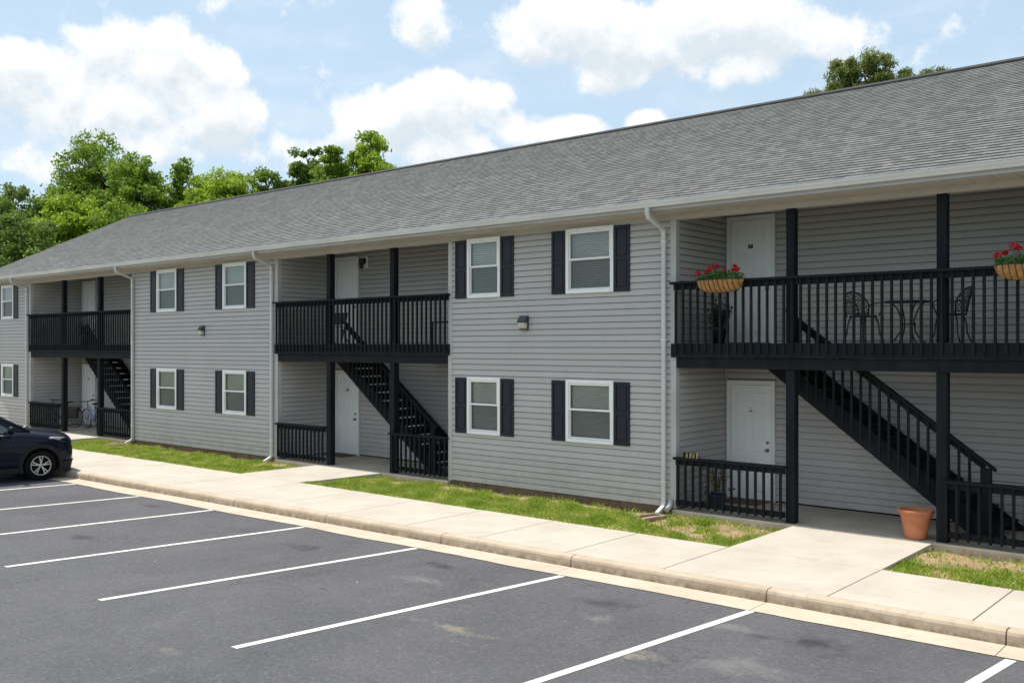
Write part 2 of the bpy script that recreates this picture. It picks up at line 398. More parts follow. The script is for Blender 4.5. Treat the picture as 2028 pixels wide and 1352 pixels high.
def grass_object(name, regions):
    V = []; F = []; A = []
    cnt = 0
    VV = []
    for (x0, x1, y0, y1, dens, holes) in regions:
        n = int((x1-x0)*(y1-y0)*dens)
        x = rng.uniform(x0, x1, n); y = rng.uniform(y0, y1, n)
        # clumpy coverage
        cov = .42+.55*np.sin(x*3.1+1.7*np.sin(y*4+x))*np.cos(y*5.3+x*1.9)+.35*np.sin(x*9+y*7)
        near = np.clip((y+.42)/.35, 0, 1)      # thin next to the wall
        keep = rng.uniform(0, 1, n) < (np.clip(.55+.5*cov, .12, 1)*(1-near*.92))
        for (hx, hy, rx, ry) in holes:
            d = ((x-hx)/rx)**2+((y-hy)/ry)**2
            keep &= (d > 1) | (rng.uniform(0, 1, n) < .14)
        # walkways
        for B in BAYS:
            (a0, a1), (c0, c1) = B['walk']; t = (y-SWB)/(-.1-SWB)
            keep &= ~((x > a0+(a1-a0)*t-.02) & (x < c0+(c1-c0)*t+.02))
        x, y, cov = x[keep], y[keep], cov[keep]; n = len(x)
        h = rng.uniform(.04, .10, n)*(.65+.5*np.clip(cov, 0, 1)); an = rng.uniform(0, 6.283, n); lean = rng.uniform(.15, .9, n)*h
        la = rng.uniform(0, 6.283, n); w = rng.uniform(.0035, .0075, n)*(1.25+0*x)
        z0 = -.125+.02*np.sin(x*2.1+y*3)+.012*np.sin(x*7.3-y*5)+.01*(y+1)-.006
        ca, sa = np.cos(an)*w, np.sin(an)*w
        P = np.empty((n, 4, 3))
        P[:, 0] = np.stack([x-ca, y-sa, z0], 1); P[:, 1] = np.stack([x+ca, y+sa, z0], 1)
        mx, my = x+np.cos(la)*lean*.4, y+np.sin(la)*lean*.4
        P[:, 2] = np.stack([mx+ca*.8, my+sa*.8, z0+h*.6], 1)
        P[:, 3] = np.stack([x+np.cos(la)*lean, y+np.sin(la)*lean, z0+h], 1)
        VV.append(P.reshape(-1, 3)); A.append(np.clip(rng.beta(2, 2.6, n)*.75+.3*(1-np.clip(cov, 0, 1))*rng.uniform(0, 1, n)+.5*(rng.uniform(0, 1, n) < .14)+.22*np.sin(x*2.3+y*3.7)*np.cos(x*5.1-y*2.2), 0, 1))
    V = np.concatenate(VV); A = np.concatenate(A); n = len(V)//4
    me = bpy.data.meshes.new(name)
    me.vertices.add(len(V)); me.vertices.foreach_set('co', V.ravel())
    me.loops.add(n*4); me.loops.foreach_set('vertex_index', np.arange(n*4))
    me.polygons.add(n); me.polygons.foreach_set('loop_start', np.arange(0, n*4, 4)); me.polygons.foreach_set('loop_total', np.full(n, 4))
    me.update(calc_edges=True); me.materials.append(M_GRASS)
    a = me.attributes.new('rnd', 'FLOAT', 'FACE'); a.data.foreach_set('value', A.astype(np.float32))
    o = bpy.data.objects.new(name, me); COL.objects.link(o); return o
bare = [(-8.75, -.55, .5, .28), (-8.2, -.95, .5, .2), (-7.6, -.7, .5, .12), (-3.9, -.75, .5, .15), (-2.9, -1.2, .5, .12), (-9.6, -.3, .9, .12), (-7.75, -1.25, .45, .17), (-7.1, -.5, .6, .3), (-7.3, -1.0, .3, .12), (-6.95, -.8, .25, .2), (-3.7, -.5, .9, .33), (-3.3, -.9, .4, .15), (-2.6, -.6, .5, .3), (-4.0, -1.0, .3, .2),
        (-13.5, -.35, .7, .2), (-12, -.3, .5, .12), (-18.9, -.4, .7, .25), (-19.9, -.35, .5, .25), (-15.8, -.4, .6, .16), (-27.4, -.35, .8, .2), (-34.3, -.6, 2.2, .35), (-10.6, -.3, .7, .12)]
g = grass_object('lawn_grass', [(-9.0, -6.3, SWB-.02, -.12, 5200, bare), (-17, -9.0, SWB-.02, -.06, 6500, bare), (-30.3, -18.3, SWB-.05, -.06, 3800, bare), (-39, -31, SWB, -.1, 1600, bare), (-4.6, 3, SWB-.02, -.12, 4600, bare)])
setp(g, 'short bright green lawn strip between the sidewalk and the building', 'grass', kind='stuff')

# parking lines
for x1, y1, sl, yb in ((-24.1, -4.6, .16, -8.9), (-21.39, -4.44, .2, -8.9), (-18.64, -4.46, .19, -8.9), (-16.03, -4.38, .158, -8.85), (-13.35, -4.33, .163, -8.86), (-10.65, -4.27, .159, -8.85), (-7.88, -4.22, .143, -8.84), (-5.17, -4.14, .118, -8.8), (-2.43, -4.1, .11, -8.8), (.3, -4.0, .1, -8.8)):
    b = MB(); w = .052; N = 14
    for k in range(N):
        ya, ybb = yb+(y1-yb)*k/N, yb+(y1-yb)*(k+1)/N
        xa, xb = x1-(y1-ya)*sl, x1-(y1-ybb)*sl
        b.quad((xa-w, ya, -.2655), (xa+w, ya, -.2655), (xb+w, ybb, -.2655), (xb-w, ybb, -.2655))
    obj('parking_line', b, M_PAINT, kind='structure')

# ------------------------------------------------------------------ building
BL, BR_, BD = -37.9, 6.0, 11.4
bld = empty('apartment_building', (-15.9, 5.7, -.12), 'two storey grey sided apartment building with black balconies and a long shingled gable roof', 'building')
Z0, SID = .03, .115
def siding(mb, ox, oy, ux, uy, nx, ny, L, z0, z1, holes=()):
    zs = {round(z1, 4), round(z0, 4)}; k = 0
    crs = []
    while Z0+k*SID < z1+1e-6:
        zc = Z0+k*SID
        if zc >= z0-1e-6: zs.add(round(zc, 4)); crs.append(round(zc, 4))
        for fr in (.12, .62, .91):
            if z0 < zc+SID*fr < z1: zs.add(round(zc+SID*fr, 4))
        k += 1
    for h in holes:
        for z in h[2:]:
            if z0 < z < z1: zs.add(round(z, 4))
    zs = sorted(zs)
    def off(z, top=False):
        f = ((z-Z0)/SID) % 1.
        if top and (f < .002 or f > .998): f = 1.
        elif f > .998: f = 0.
        if f < .12: return .026
        return .026-.006*((f-.12)/.5) if f < .62 else .020-.016*((f-.62)/.38)
    def P(u, z, o): return (ox+ux*u+nx*o, oy+uy*u+ny*o, z)
    def spans(za, zb):
        cuts = sorted((h[0], h[1]) for h in holes if h[2] < zb-1e-5 and h[3] > za+1e-5)
        r = []; c = 0
        for a, b_ in cuts: r.append((c, a)); c = b_
        r.append((c, L)); return r
    for za, zb in zip(zs[:-1], zs[1:]):
        oa, ob = off(za), off(zb, True)
        gap = int(abs(((za-Z0)/SID) % 1.-.91) < .01)  # top sliver of each course takes the painted lap shade
        for a, b_ in spans(za, zb):
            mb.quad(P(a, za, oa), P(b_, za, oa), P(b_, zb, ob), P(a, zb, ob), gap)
        if za in crs:
            for a, b_ in spans(za, zb): mb.quad(P(a, za, .002), P(b_, za, .002), P(b_, za, oa), P(a, za, oa), 1)  # lip underside, shade put into its colour too
WIN = [(-25.88, -24.81), (-22.49, -21.42), (-13.57, -12.67), (-11.02, -9.94), (-36.75, -35.72)]
WZ = [(3.79, 5.0), (1.02, 2.18)]
def front(x0, x1):
    b = MB()
    hs = [(a-x0+.03, c-x0-.03, z0+.03, z1-.03) for a, c in WIN for z0, z1 in WZ if x0 < a < x1]
    siding(b, x0, 0, 1, 0, 0, -1, x1-x0, Z0, 5.06, hs)
    obj('wall', b, [M_SID, M_LAP_SHADE], bld)
    f = MB(); f.box(x0, x1, .0, .12, -.4, Z0-.002); obj('foundation', f, M_FOUND, bld)
front(BL, -34.35); front(-27.3, -20.1); front(-14.1, -8.67); front(-2.67, BR_)
for B in BAYS:
    b = MB(); siding(b, B['x0'], 0, 0, 1, 1, 0, RD, Z0, 5.24); obj('wall', b, [M_SID, M_LAP_SHADE], bld)
    b = MB(); siding(b, B['x1'], 0, 0, 1, -1, 0, RD, Z0, 5.24); obj('wall', b, [M_SID, M_LAP_SHADE], bld)
    b = MB(); siding(b, B['x0'], RD, 1, 0, 0, -1, B['x1']-B['x0'], Z0, 5.24); obj('wall', b, [M_SID, M_LAP_SHADE], bld)
b = MB(); siding(b, BL, 0, 0, 1, -1, 0, BD, Z0, 5.2); obj('wall', b, [M_SID, M_LAP_SHADE], bld)
b = MB(); siding(b, BR_, 0, 0, 1, 1, 0, BD, Z0, 5.2); obj('wall', b, [M_SID, M_LAP_SHADE], bld)
b = MB(); siding(b, BL, BD, 1, 0, 0, 1, BR_-BL, Z0, 5.2); obj('wall', b, [M_SID, M_LAP_SHADE], bld)
for x in (BL, BR_):
    b = MB(); b.poly([(x, 0, 5.19), (x, BD, 5.19), (x, 5.7, 7.95)]); obj('gable', b, M_SID, bld)
b = MB()
b.box(BL+.005, BR_-.005, RD+.03, BD-.03, -.4, 5.1)
for x0, x1 in ((BL, -34.35), (-27.3, -20.1), (-14.1, -8.67), (-2.67, BR_)): b.box(x0+.03, x1-.03, .10, RD+.02, -.4, 5.04)
obj('core', b, M_DARK, bld)
# roof
EY, EZ, RY, RZ = -.55, 5.245, 5.7, 8.23
XA, XB = -38.35, 6.4
L = math.hypot(RY-EY, RZ-EZ); N = 48; cl = L/N
dy, dz = (RY-EY)/L, (RZ-EZ)/L; ny_, nz_ = -dz, dy
def roof_side(sgn):
    b = MB(); uv = []
    segs = np.arange(XA, XB+.01, (XB-XA)/60)
    for k in range(N):
        for x0, x1 in zip(segs[:-1], segs[1:]):
            def P(x, s, h):
                wv = .006*math.sin(x*1.3+k*.4)*0
                y = EY+dy*s+ny_*h; z = EZ+dz*s+nz_*h
                if sgn < 0: y = 2*RY-y
                return (x, y, z+wv)
            s0, s1 = k*cl, (k+1)*cl
            b.quad(P(x0, s0, .018), P(x1, s0, .018), P(x1, s1, .004), P(x0, s1, .004)); uv += [(x0, s0+.001), (x1, s0+.001), (x1, s1-.001), (x0, s1-.001)]
            b.quad(P(x0, s0, .0), P(x1, s0, .0), P(x1, s0, .018), P(x0, s0, .018)); uv += [(x0, s0-.01), (x1, s0-.01), (x1, s0+.001), (x0, s0+.001)]
    return b, uv
for sg in (1, -1):
    b, uv = roof_side(sg); rf = obj('roof', b, M_SHING, bld, uv=uv)
b = MB()
b.extr([(RY-.13, RZ-.04), (RY-.13, RZ-.012), (RY, RZ+.062), (RY+.13, RZ-.012), (RY+.13, RZ-.04), (RY, RZ+.02)], XA-.01, XB+.01)
obj('ridge_cap', b, M_RIDGE, bld)
b = MB()   # roof deck, fascia, rake boards, soffit
t = .02
for sg in (1, -1):
    f = (lambda y: y) if sg > 0 else (lambda y: 2*RY-y)
    for xa, xb in ((XA, XA+.03), (XB-.03, XB)):
        pr = [(EY, EZ-.004), (RY, RZ-.004), (RY, RZ-.17), (EY, EZ-.17)]
        b.extr([(f(y), z) for y, z in pr], xa, xb)
    pr = [(EY+.005, EZ-.006), (RY, RZ-.006), (RY, RZ-.05), (EY+.005, EZ-.05)]
    b.extr([(f(y), z) for y, z in pr], XA+.031, XB-.031)
    pr = [(EY+.006, EZ-.052), (EY+.03, EZ-.052), (EY+.03, EZ-.155), (EY+.006, EZ-.155)]
    b.extr([(f(y), z) for y, z in pr], XA+.031, XB-.031)
obj('fascia', b, M_TRIM, bld)
b = MB()
x = XA+.04
while x < XB-.05:      # soffit panels with grooves
    x1 = min(x+.30, XB-.04)
    b.box(x, x1-.012, EY+.032, -.002, 5.078, 5.086); b.box(x1-.012, x1, EY+.032, -.002, 5.086, 5.092); x = x1
obj('soffit', b, M_SOF, bld)
b = MB(); b.box(BL, BR_, -.026, -.003, 4.985, 5.077); 
for B in BAYS: b.box(B['x0']+.02, B['x1']-.02, -.002, .14, 4.985, 5.23)
obj('frieze_board', b, M_SOF, bld)
for B in BAYS:
    b = MB(); x = B['x0']
    while x < B['x1']: b.box(x, x+.288, .141, RD-.001, 5.215, 5.225); b.box(x+.288, x+.3, .141, RD-.001, 5.221, 5.23); x += .3
    obj('balcony_ceiling', b, M_SOF, bld)
# gutter
gp = [(-.553, 5.235), (-.553, 5.15), (-.60, 5.142), (-.622, 5.15), (-.63, 5.178), (-.655, 5.205), (-.662, 5.235), (-.648, 5.238), (-.646, 5.21), (-.612, 5.156), (-.57, 5.156), (-.567, 5.235)]
b = MB(); b.extr(gp, XA, XB); obj('gutter', b, M_GUT, bld)
b = MB(); b.extr([(2*RY-y, z) for y, z in gp][::-1], XA, XB); obj('gutter', b, M_GUT, bld)
def downspout(x, foot=-.16):
    b = MB()
    top = [(x, -.60, 5.148), (x, -.60, 5.05), (x, -.57, 4.985), (x, -.12, 4.83), (x, -.078, 4.78), (x, -.078, .10), (x, -.10, .03), (x, -.30, -.06)]
    b.tube(top, 1, 4, rect=(.037, .028))
    o = obj('downspout', b, M_DSP, bld, bevel=.006)
    for z in (4.6, 2.9, .45): s = MB(); s.box(x-.05, x+.05, -.111, -.02, z, z+.025); obj('strap', s, M_GUT, o)
for x in (-8.86, -20.27, -27.22, -34.55): downspout(x)
# corner trim
b = MB()
def ct(x, sx, z1=5.0, y0=-.03):
    b.box(x-.0 if sx > 0 else x-.085, x+.085 if sx > 0 else x, y0, .0, Z0-.01, z1)
for B in BAYS:
    for x, s in ((B['x0'], -1), (B['x1'], 1)):
        c = MB()
        c.box(min(x, x+s*.085)-(.026 if s > 0 else 0), max(x, x+s*.085)+(.026 if s < 0 else 0), -.032, -.004, Z0-.02, 4.984)
        c.box(min(x-s*.027, x+s*.002), max(x-s*.027, x+s*.002), -.0035, .085, Z0-.02, 4.984)
        obj('corner_trim', c, M_TRIM, bld, bevel=.004)
    for s, x in ((1, B['x0']+.02), (-1, B['x1']-.02)):
        c = MB(); c.box(min(x, x+s*.03), max(x, x+s*.03), RD-.05, RD-.021, Z0, 5.2); obj('corner_trim', c, M_TRIM, bld)
for x, s in ((BL, 1), (BR_, -1)):
    c = MB(); c.box(min(x-s*.03, x+s*.085), max(x-s*.03, x+s*.085), -.032, -.004, Z0-.02, 4.984); obj('corner_trim', c, M_TRIM, bld)

# windows and shutters
wl = {(-25.88, 0): None}
def window(x0, x1, z0, z1):
    b = MB(); y0, y1 = -.058, -.0; w = .062
    b.box(x0, x0+w, y0, y1+.02, z0, z1); b.box(x1-w, x1, y0, y1+.02, z0, z1)
    b.box(x0+w, x1-w, y0, y1+.02, z1-w, z1); b.box(x0+w, x1-w, y0-.012, y1+.02, z0, z0+w)
    W = obj('window', b, M_WHT, bld, bevel=.005)
    a0, a1, c0, c1 = x0+w, x1-w, z0+w, z1-w; zm = (c0+c1)/2+.01
    def sash(zl, zh, y):
        s = MB(); t = .036
        s.box(a0+.002, a0+t, y, y+.022, zl, zh); s.box(a1-t, a1-.002, y, y+.022, zl, zh)
        s.box(a0+t, a1-t, y, y+.022, zl, zl+t); s.box(a0+t, a1-t, y, y+.022, zh-t, zh)
        obj('sash', s, M_WHT, W, bevel=.003)
        g_ = MB(); g_.quad((a0+t-.004, y+.011, zl+t-.004), (a1-t+.004, y+.011, zl+t-.004), (a1-t+.004, y+.011, zh-t+.004), (a0+t-.004, y+.011, zh-t+.004)); obj('pane', g_, M_GLASS, W)
    sash(zm, c1-.002, -.040); sash(c0+.002, zm+.028, -.016)
    s = MB(); y = -.032; s.quad((a0+.03, y, c0+.03), (a1-.03, y, c0+.03), (a1-.03, y, zm), (a0+.03, y, zm)); obj('insect_screen', s, M_SCREEN, W)
    s = MB(); z = c1+.01; drop = c0-.01
    while z > drop:
        s.quad((a0, .056, z), (a1, .056, z), (a1, .024, z-.034), (a0, .024, z-.034)); s.quad((a0, .024, z-.034), (a1, .024, z-.034), (a1, .056, z-.042), (a0, .056, z-.042), 1); z -= .042
    obj('blind', s, [random.choice(M_BLINDS), M_BLGAP], W)
    s = MB()
    s.box(x0+.02, x1-.02, .06, .07, z0+.02, z1-.02); s.box(x0+.02, x0+.03, .021, .06, z0+.02, z1-.02); s.box(x1-.03, x1-.02, .021, .06, z0+.02, z1-.02)
    s.box(x0+.03, x1-.03, .021, .06, z0+.02, z0+.03); s.box(x0+.03, x1-.03, .021, .06, z1-.03, z1-.02)
    obj('reveal', s, M_WHT, W)
def shutter(x0, x1, z0, z1):
    b = MB(); yb, yf, yr = -.020, -.045, -.036; t = .05; zm = (z0+z1)/2+.0
    b.box(x0, x1, -.030, yb, z0, z1)
    b.box(x0, x0+t, yf, -.0305, z0, z1); b.box(x1-t, x1, yf, -.0305, z0, z1)
    for za, zb in ((z0, z0+.075), (zm-.035, zm+.035), (z1-.055, z1)): b.box(x0+t, x1-t, yf, -.0305, za, zb)
    for za, zb in ((z0+.075, zm-.035), (zm+.035, z1-.055)): b.box(x0+t+.022, x1-t-.022, -.041, -.0305, za+.022, zb-.022)
    obj('shutter', b, M_SHUT, bld, bevel=.004)
for a, c in WIN:
    for k, (z0, z1) in enumerate(WZ):
        window(a, c, z0, z1)
        big = c-a > .95
        sw = .34 if a > -15 else .36
        shutter(a-sw-.008, a-.008, z0, z1-.02); shutter(c+.008, c+sw+.008, z0, z1-.02)

# posts, decks, railings
balus = []
def bal(par, x, z0, z1, y=-.115, w=.019, d=.036): balus.append((par, x, z0, z1, y, w, d))
def railing(x0, x1, zlo, ztop, upper, name_y=0.):
    s = MB()
    if upper:
        b = MB(); b.box(x0-.04, x1+.04, -.155, .02, ztop-.04, ztop); r = obj('railing', b, M_BLK, bld, bevel=.006)
        b = MB(); b.box(x0, x1, -.074, -.035, ztop-.135, ztop-.0405); obj('top_rail', b, M_BLK, r)
    else:
        b = MB(); b.box(x0-.02, x1+.02, -.125, .03, ztop-.04, ztop); r = obj('railing', b, M_BLK, bld, bevel=.006)
        b = MB(); b.box(x0, x1, -.052, -.015, ztop-.13, ztop-.0405); obj('top_rail', b, M_BLK, r)
        b = MB(); b.box(x0, x1, -.052, -.015, .085, .175); obj('bottom_rail', b, M_BLK, r)
    n = max(2, round((x1-x0)/.1405)); 
    for k in range(n+(0 if upper else 0)):
        x = x0+.06+(x1-x0-.12)*k/(n-1)
        if upper: bal(r, x, 2.68, ztop-.041, -.075)
        else: bal(r, x, .06, ztop-.041, -.053)
    return r
for B in BAYS:
    x0, x1 = B['x0'], B['x1']
    for px in B['posts']:
        b = MB(); b.box(px-.075, px+.075, .0, .15, 0.002, 2.43); obj('post', b, M_BLK, bld, bevel=.006)
        b = MB(); b.box(px-.07, px+.07, .0, .14, 2.853, 4.984); obj('post', b, M_BLK, bld, bevel=.006)
    b = MB(); b.box(x0+.03, x1-.03, -.03, .12, 2.432, 2.612); obj('beam', b, M_BLK, bld, bevel=.008)
    b = MB(); b.box(x0-.055, x1+.03, -.073, -.034, 2.616, 2.85); obj('rim_board', b, M_BLK, bld, bevel=.005)
    sw0, sw1 = B['land']+.02, B['stair']-1.0
    b = MB()
    yy = -.033
    while yy < RD-.03:
        y2 = min(yy+.135, RD-.022)
        if y2 < .62 or yy > 1.76-.13: b.box(x0+.025, x1-.025, yy, y2, 2.815, 2.85)
        else: b.box(x0+.025, sw0, yy, y2, 2.815, 2.85); b.box(sw1, x1-.025, yy, y2, 2.815, 2.85)
        yy = y2+.006
    for k in range(int((x1-x0)/.4)+1):
        xx = x0+.1+k*.4
        b.box(xx, xx+.04, .13, .6, 2.62, 2.812)
        if not (sw0-.05 < xx < sw1): b.box(xx, xx+.04, .601, RD-.03, 2.62, 2.812)
    obj('balcony_deck', b, M_BLK, bld)
    railing(x0, x1, 2.68, 3.905, True)
    railing(x0+.03, B['posts'][0]-.07, .1, .905, False)
    railing(B['posts'][1]+.02, x1-.03, .1, .905, False)
# stairs
SL = .745
def staircase(B):
    xb = B['stair']; xt = B['land']; ya, yb_ = .66, 1.68
    H = 2.81
    rise = (xb-xt)*SL
    # stringer between lower edge z=(xb-x)*SL and upper edge +.37
    def low(x): return (xb-x)*SL
    def stringer(y):
        b = MB(); up = .42
        x_end = xb+.50
        pts = [(xb, 0.002), (xb+.42, 0.002), (xb+.42, .10), (xt-.02, min(H, low(xt)+up+.02)), (xt-.25, H), (xt-.25-.0, 2.62), (xt-.1, low(xt-.1) if low(xt-.1) < 2.62 else 2.60)]
        pts = [(xb, .002), (xb+.44, .002), (xb+.44, .06), (xt-.02, H), (xt-.22, H), (xt-.22, low(xt-.22) if low(xt-.22) < H else H-.1)]
        b.slab(pts, y, y+.045); return b
    S = obj('staircase', stringer(ya), M_BLK, bld, bevel=.004)
    obj('stringer', stringer(yb_), M_BLK, S, bevel=.004)
    n = 14; x_top = xt; 
    x_bot = xb+.36
    for k in range(n):
        f = (k+1)/(n+1)
        z = H*f; x = x_bot-(x_bot-x_top)*(k+.5)/(n)
        b = MB(); b.box(x-.15, x+.13, ya+.046, yb_-.001, z-.04, z); obj('tread', b, M_BLK, S, bevel=.004)
        if k > 0: b = MB(); b.box(x+.085, x+.105, ya+.046, yb_-.001, z-H/(n+1)+.03, z-.041); obj('riser', b, M_BLK, S)
    hz = lambda x: 1.09+SL*(xb+.24-x)
    xh0, xh1 = xb+.24, xt+.42
    for y in (ya-.045,):
        b = MB(); b.slab([(xh0+.07, hz(xh0+.07)-.045), (xh0+.07, hz(xh0+.07)), (xh1, hz(xh1)), (xh1, hz(xh1)-.05)], y-.045, y+.06)
        h = obj('handrail', b, M_BLK, S, bevel=.005)
        b = MB(); b.slab([(xh0-.07, hz(xh0-.07)-.15), (xh0-.07, hz(xh0-.07)-.052), (xh1, hz(xh1)-.052), (xh1, hz(xh1)-.15)], y+.006, y+.044); obj('sub_rail', b, M_BLK, S)
        b = MB(); b.box(xh0-.13, xh0+.015, y-.035, y+.045 if y < 1 else y+.05, 0.002, hz(xh0)-.052); obj('newel_post', b, M_BLK, S, bevel=.005)
        x = xh0-.27
        while x > xt+.45:
            bal(S, x, max(.05, low(x)+.13) if low(x)+.13 < 2.6 else 2.6, hz(x)-.05, y-.03 if y < 1 else y+.012, .019, .034); x -= .145
for B in BAYS: staircase(B)
balus.sort(key=lambda t: math.hypot(t[1], 14.4+t[4])*(1 if t[2] < 99 else 1))
rest = MB()
for k, (par, x, z0, z1, y, w, d) in enumerate(balus):
    b = MB(); 
    tgt = b if k < 100 else rest
    tgt.box(x-w, x+w, y-d, y-.0005, z0, z1)
    if k < 100: obj('baluster', b, M_BLK, par, bevel=.003)
obj('balusters', rest, M_BLK, bld, kind='stuff')

# doors
def text_obj(txt, size, x, y, z, mat, parent, name='numeral'):
    cu = bpy.data.curves.new('t', 'FONT'); cu.body = txt; cu.size = size; cu.extrude = .002; cu.align_x = 'CENTER'; cu.align_y = 'CENTER'; cu.offset = .002
    o = bpy.data.objects.new('t', cu); COL.objects.link(o)
    me = bpy.data.meshes.new_from_object(o.evaluated_get(bpy.context.evaluated_depsgraph_get()))
    bpy.data.objects.remove(o)
    me.transform(Matrix.Rotation(R(90), 4, 'X')); me.materials.clear(); me.materials.append(mat)
    q = bpy.data.objects.new(name, me); COL.objects.link(q); q.parent = parent
    q.location = (np.array([x, y, z])-ORG[parent.name]).tolist(); ORG[q.name] = np.array([x, y, z]); me.name = name
def door(x0, z0, ztop, w=.93, txt=None, style=0):
    yb = RD-.02
    x1 = x0+w; t = .075
    a0, a1 = x0+t, x1-t
    b = MB(); b.box(a0+.008, a1-.008, yb-.028, yb-.002, z0+.025, ztop-t-.008)
    # six raised panels
    ht = ztop-t-z0; pw = (a1-a0-.36)/2
    rows = ((.10, .40), (.46, .80), (.86, .955)); rows = ((.09, .37), (.43, .76), (.81, .93))
    for r0, r1 in rows:
        for xa in (a0+.115, a1-.115-pw):
            za, zb = z0+ht*r0, z0+ht*r1
            q = .026
            for (c0, c1, d0, d1) in ((xa, xa+pw, za, za+q), (xa, xa+pw, zb-q, zb), (xa, xa+q, za+q, zb-q), (xa+pw-q, xa+pw, za+q, zb-q)): b.box(c0, c1, yb-.044, yb-.0285, d0, d1)
            b.box(xa+.055, xa+pw-.055, yb-.040, yb-.0285, za+.055, zb-.055)
    D_ = obj('door', b, M_DOOR, bld, bevel=.003)
    b = MB(); b.box(x0, a0, yb-.05, yb, z0+.002, ztop); b.box(a1, x1, yb-.05, yb, z0+.002, ztop); b.box(a0, a1, yb-.05, yb, ztop-t, ztop)
    obj('door_frame', b, M_WHT, D_, bevel=.004)
    b = MB(); b.box(a0, a1, yb-.0015, yb+.004, z0+.025, ztop-t); obj('door_gap_shade', b, M_DARK, D_)  # dark sheet behind the slab, painting shade in the gap around the door
    b = MB(); b.box(a0, a1, yb-.10, yb, z0+.002, z0+.024); obj('threshold', b, M_METAL, D_)
    zk = z0+ht*.44
    b = MB(); b.lathe([(0, -.075), (.022, -.072), (.028, -.058), (.022, -.044), (.012, -.036), (.03, -.03), (.03, -.0)], (a1-.065, yb-.028, zk), 16, axis='y'); obj('knob', b, M_METAL, D_)
    b = MB(); b.lathe([(0, -.03), (.022, -.028), (.027, -.02), (.027, 0)], (a1-.065, yb-.028, zk+.14), 16, axis='y'); obj('deadbolt', b, M_METAL, D_)
    xm = (a0+a1)/2; zn = z0+ht*.785
    if txt:
        b = MB(); b.box(xm-.045, xm+.045, yb-.037, yb-.0285, zn-.035, zn+.035); P_ = obj('number_plate', b, M_PLATE, D_)
        text_obj(txt, .07, xm, yb-.039, zn, M_WHT, P_)
    elif style == 1:
        b = MB(); b.box(xm-.03, xm+.03, yb-.035, yb-.0285, zn-.045, zn-.02); b.lathe([(0, -.004), (.012, -.003), (.012, 0)], (xm, yb-.03, zn+.02), 12, axis='y'); obj('door_viewer', b, M_METAL, D_)
    elif style == 2:
        text_obj('1.8', .11, xm, yb-.031, zn+.02, M_PLATE, D_)
    elif style == 3:
        b = MB(); b.lathe([(0, -.006), (.04, -.005), (.045, 0)], (xm, yb-.03, zn), 16, axis='y'); obj('door_plate', b, pm('brass', (.45, .30, .12), metal=.6), D_)
    return D_
DB = BAYS
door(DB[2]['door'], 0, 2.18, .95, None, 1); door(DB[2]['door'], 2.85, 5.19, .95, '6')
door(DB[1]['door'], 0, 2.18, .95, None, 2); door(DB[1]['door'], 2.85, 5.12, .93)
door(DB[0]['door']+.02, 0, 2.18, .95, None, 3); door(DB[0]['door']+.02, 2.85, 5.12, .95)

# wall lamps
def wall_lamp(x, z, label, w=.10, y=-.02):
    e = empty('wall_lamp', (x, y, z-.13), label, 'wall lamp', 'wall lamps on the front of the building')
    b = MB(); b.box(x-w, x+w, y-.02, y, z-.14, z+.13)
    i = len(b.v)
    pr = [(y-.021, z+.13), (y-.06, z+.125), (y-.13, z+.02), (y-.13, z-.005), (y-.021, z-.005)]
    b.extr(pr[::-1], x-w, x+w); b.box(x-w, x+w, y-.07, y-.021, z-.14, z-.125)
    obj('housing', b, M_BRONZE, e, bevel=.006)
    b = MB(); b.extr([(y-.022, z-.006), (y-.122, z-.006), (y-.12, z-.06), (y-.10, z-.105), (y-.06, z-.124), (y-.022, z-.124)][::1], x-w+.012, x+w-.02, sm=False)
    obj('lens', b, M_LENS, e, bevel=.012)
wall_lamp(-12.04, 3.27, 'black wall lamp with frosted lens on the wide grey wall between the two nearest balconies')
wall_lamp(-23.47, 3.24, 'small black wall lamp high on the grey wall further left, between four narrow shuttered windows', .085)
e = empty('wall_lamp', (-18.9, RD-.02, 4.8), 'round black lamp on a white square plate beside the middle upstairs door', 'wall lamp')
b = MB(); b.box(-19.05, -18.75, RD-.035, RD-.02, 4.80, 5.10); obj('back_plate', b, M_WHT, e)
b = MB(); b.lathe([(0, -.14), (.05, -.13), (.075, -.09), (.06, -.03), (.09, 0)], (-18.9, RD-.036, 4.98), 20, axis='y'); b.lathe([(.05, -.14), (.06, -.06), (.02, 0)], (-18.95, RD-.10, 4.93), 16, axis='z'); obj('lamp_head', b, M_BRONZE, e)
b = MB(); b.lathe([(0, -.19), (.045, -.17), (.06, -.13), (.045, -.1)], (-18.97, RD-.11, 4.98), 16, axis='z'); obj('bulb', b, M_LENS, e)

# ------------------------------------------------------------------ small things
M_TERRA = pm('terracotta', (.52, .20, .095), (.42, .15, .07), 6, .8, .2, 30, sv=(1, 1, 3))
px, py = -4.68, .08
e = empty('flower_pot', (px, py, 0), 'empty terracotta flower pot on the porch slab beside the right post', 'flower pot')
b = MB(); b.lathe([(0, .004), (.155, .004), (.165, .02), (.225, .345), (.228, .36), (.246, .372), (.250, .395), (.243, .405), (.258, .412), (.270, .44), (.268, .468), (.255, .478), (.235, .47), (.232, .43), (.215, .40), (.19, .2), (0, .18)], (px, py, 0), 48)
b.v = [(px+(x-px)*.92, py+(y-py)*.92, z*.90) for x, y, z in b.v]; obj('pot', b, M_TERRA, e)
b = MB(); b.tube([(px-.24, py-.03, .41), (px-.253, py-.02, .436), (px-.23, py+.01, .44), (px-.215, py, .414)], .007, 6); obj('wire_hook', b, pm('pale_wire', (.5, .45, .4)), e)

